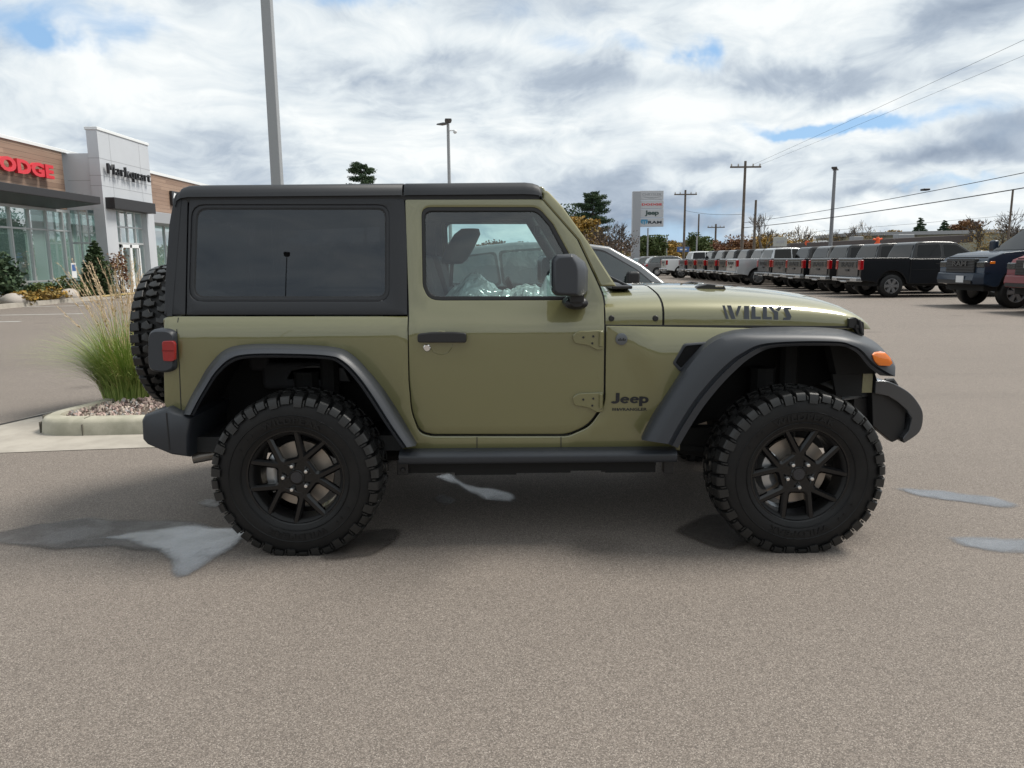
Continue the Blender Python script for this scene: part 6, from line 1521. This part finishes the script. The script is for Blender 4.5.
# ornamental grass clump on the kerb island
G_BL = [mat('grass_green', (.17, .25, .05), .55, spec=.4), mat('grass_light', (.30, .37, .10), .55, spec=.4), mat('grass_straw', (.42, .33, .16), .6)]
PLUME = mat('grass_plume', (.60, .46, .30), .8)
def grass(x, y, label, seed, n=650, h=.95, np_=70, scale=1.0, lean=(-.2, 0)):
    rnd = random.Random(seed); r = thing('ornamental_grass', (x, y, KZ), label, 'grass clump', 'ornamental grass clumps on the island'); d = MB()
    for k in range(n):
        a = rnd.uniform(0, 2*PI); rr = rnd.random()**.5*.24*scale; p = Vector((x+rr*math.cos(a), y+rr*math.sin(a), KZ-.03)); L = h*rnd.uniform(.5, 1.1)*scale; out = rnd.uniform(.12, 1.25)
        b_ = a+rnd.uniform(-.5, .5); dv = Vector((math.cos(b_), math.sin(b_), 0)); w_ = rnd.uniform(.003, .0055); sd_ = Vector((-dv.y, dv.x, 0)); d.cm = rnd.choices((0, 1, 2), (5, 4, .6))[0]
        d.loft([[(c := p+dv*out*L*(u**1.8)*.8+Vector((0, 0, L*(u-.42*out*u**2.2))))-sd_*w_*(1-u*.9), c+sd_*w_*(1-u*.9)] for u in (0, .2, .4, .6, .8, 1)])
    f = d.build('foliage', G_BL, r, smooth=0, recalc=False)
    d = MB()
    for k in range(np_):
        a = rnd.uniform(0, 2*PI); p = Vector((x+.1*math.cos(a), y+.1*math.sin(a), KZ)); L = rnd.uniform(.95, 1.45)*scale; o = Vector((rnd.gauss(0, .16)+lean[0], rnd.gauss(0, .17)+lean[1], 0)); q0 = []
        for u in (0, .25, .5, .75, 1): q0.append(p+o*L*u**1.6+Vector((0, 0, L*(u-.08*u*u))))
        d.tube(q0, [.0022, .002, .002, .0018, .001], 4, cap=False)
        for g in range(16):
            u = .68+.34*g/16; c = q0[2].lerp(q0[3], 1) if u < .75 else q0[3].lerp(q0[4], (u-.75)/.25)
            for _ in range(3):
                a_ = (q0[4]-q0[3]).normalized()*.035+Vector((rnd.gauss(0, .01), rnd.gauss(0, .01), 0)); b_ = Vector((rnd.gauss(0, 1), rnd.gauss(0, 1), rnd.gauss(0, 1))).normalized()*.0028; d.quad(c, c+a_*.5-b_, c+a_, c+a_*.5+b_)
    d.build('plume', PLUME, r, smooth=0, recalc=False)
gp_ = atZ(122, 399, KZ)
grass(gp_.x-.05, gp_.y+.25, 'green ornamental grass clump with straw plumes at the island nose, left of the spare tyre', 91, 2600, .95, 60, 1.0, (-.10, 0))
grass(gp_.x+.75, gp_.y+1.0, 'second ornamental grass clump half hidden by the spare tyre', 92, 900, .9, 40, 1.0, (-.2, 0))

for o in list(bpy.data.objects):
    if o.type == 'MESH' and o.parent and o.name.split('.')[0] in ('body_mount', 'roof_gutter', 'window_frame', 'windscreen_header', 'windscreen_wiper', 'hinge_bolt', 'cowl_bolt', 'entrance_door', 'shop_window', 'pilaster', 'roof_unit', 'interior_wall', 'parapet_coping', 'rear_bench', 'suspension_link', 'panel_joint'):
        nm_ = o.name.split('.')[0]
        if nm_ in ('window_frame', 'pilaster', 'entrance_door'): o.name = {'window_frame': 'mullion', 'pilaster': 'pilaster', 'entrance_door': 'door_frame'}[nm_]
        split_loose(o)
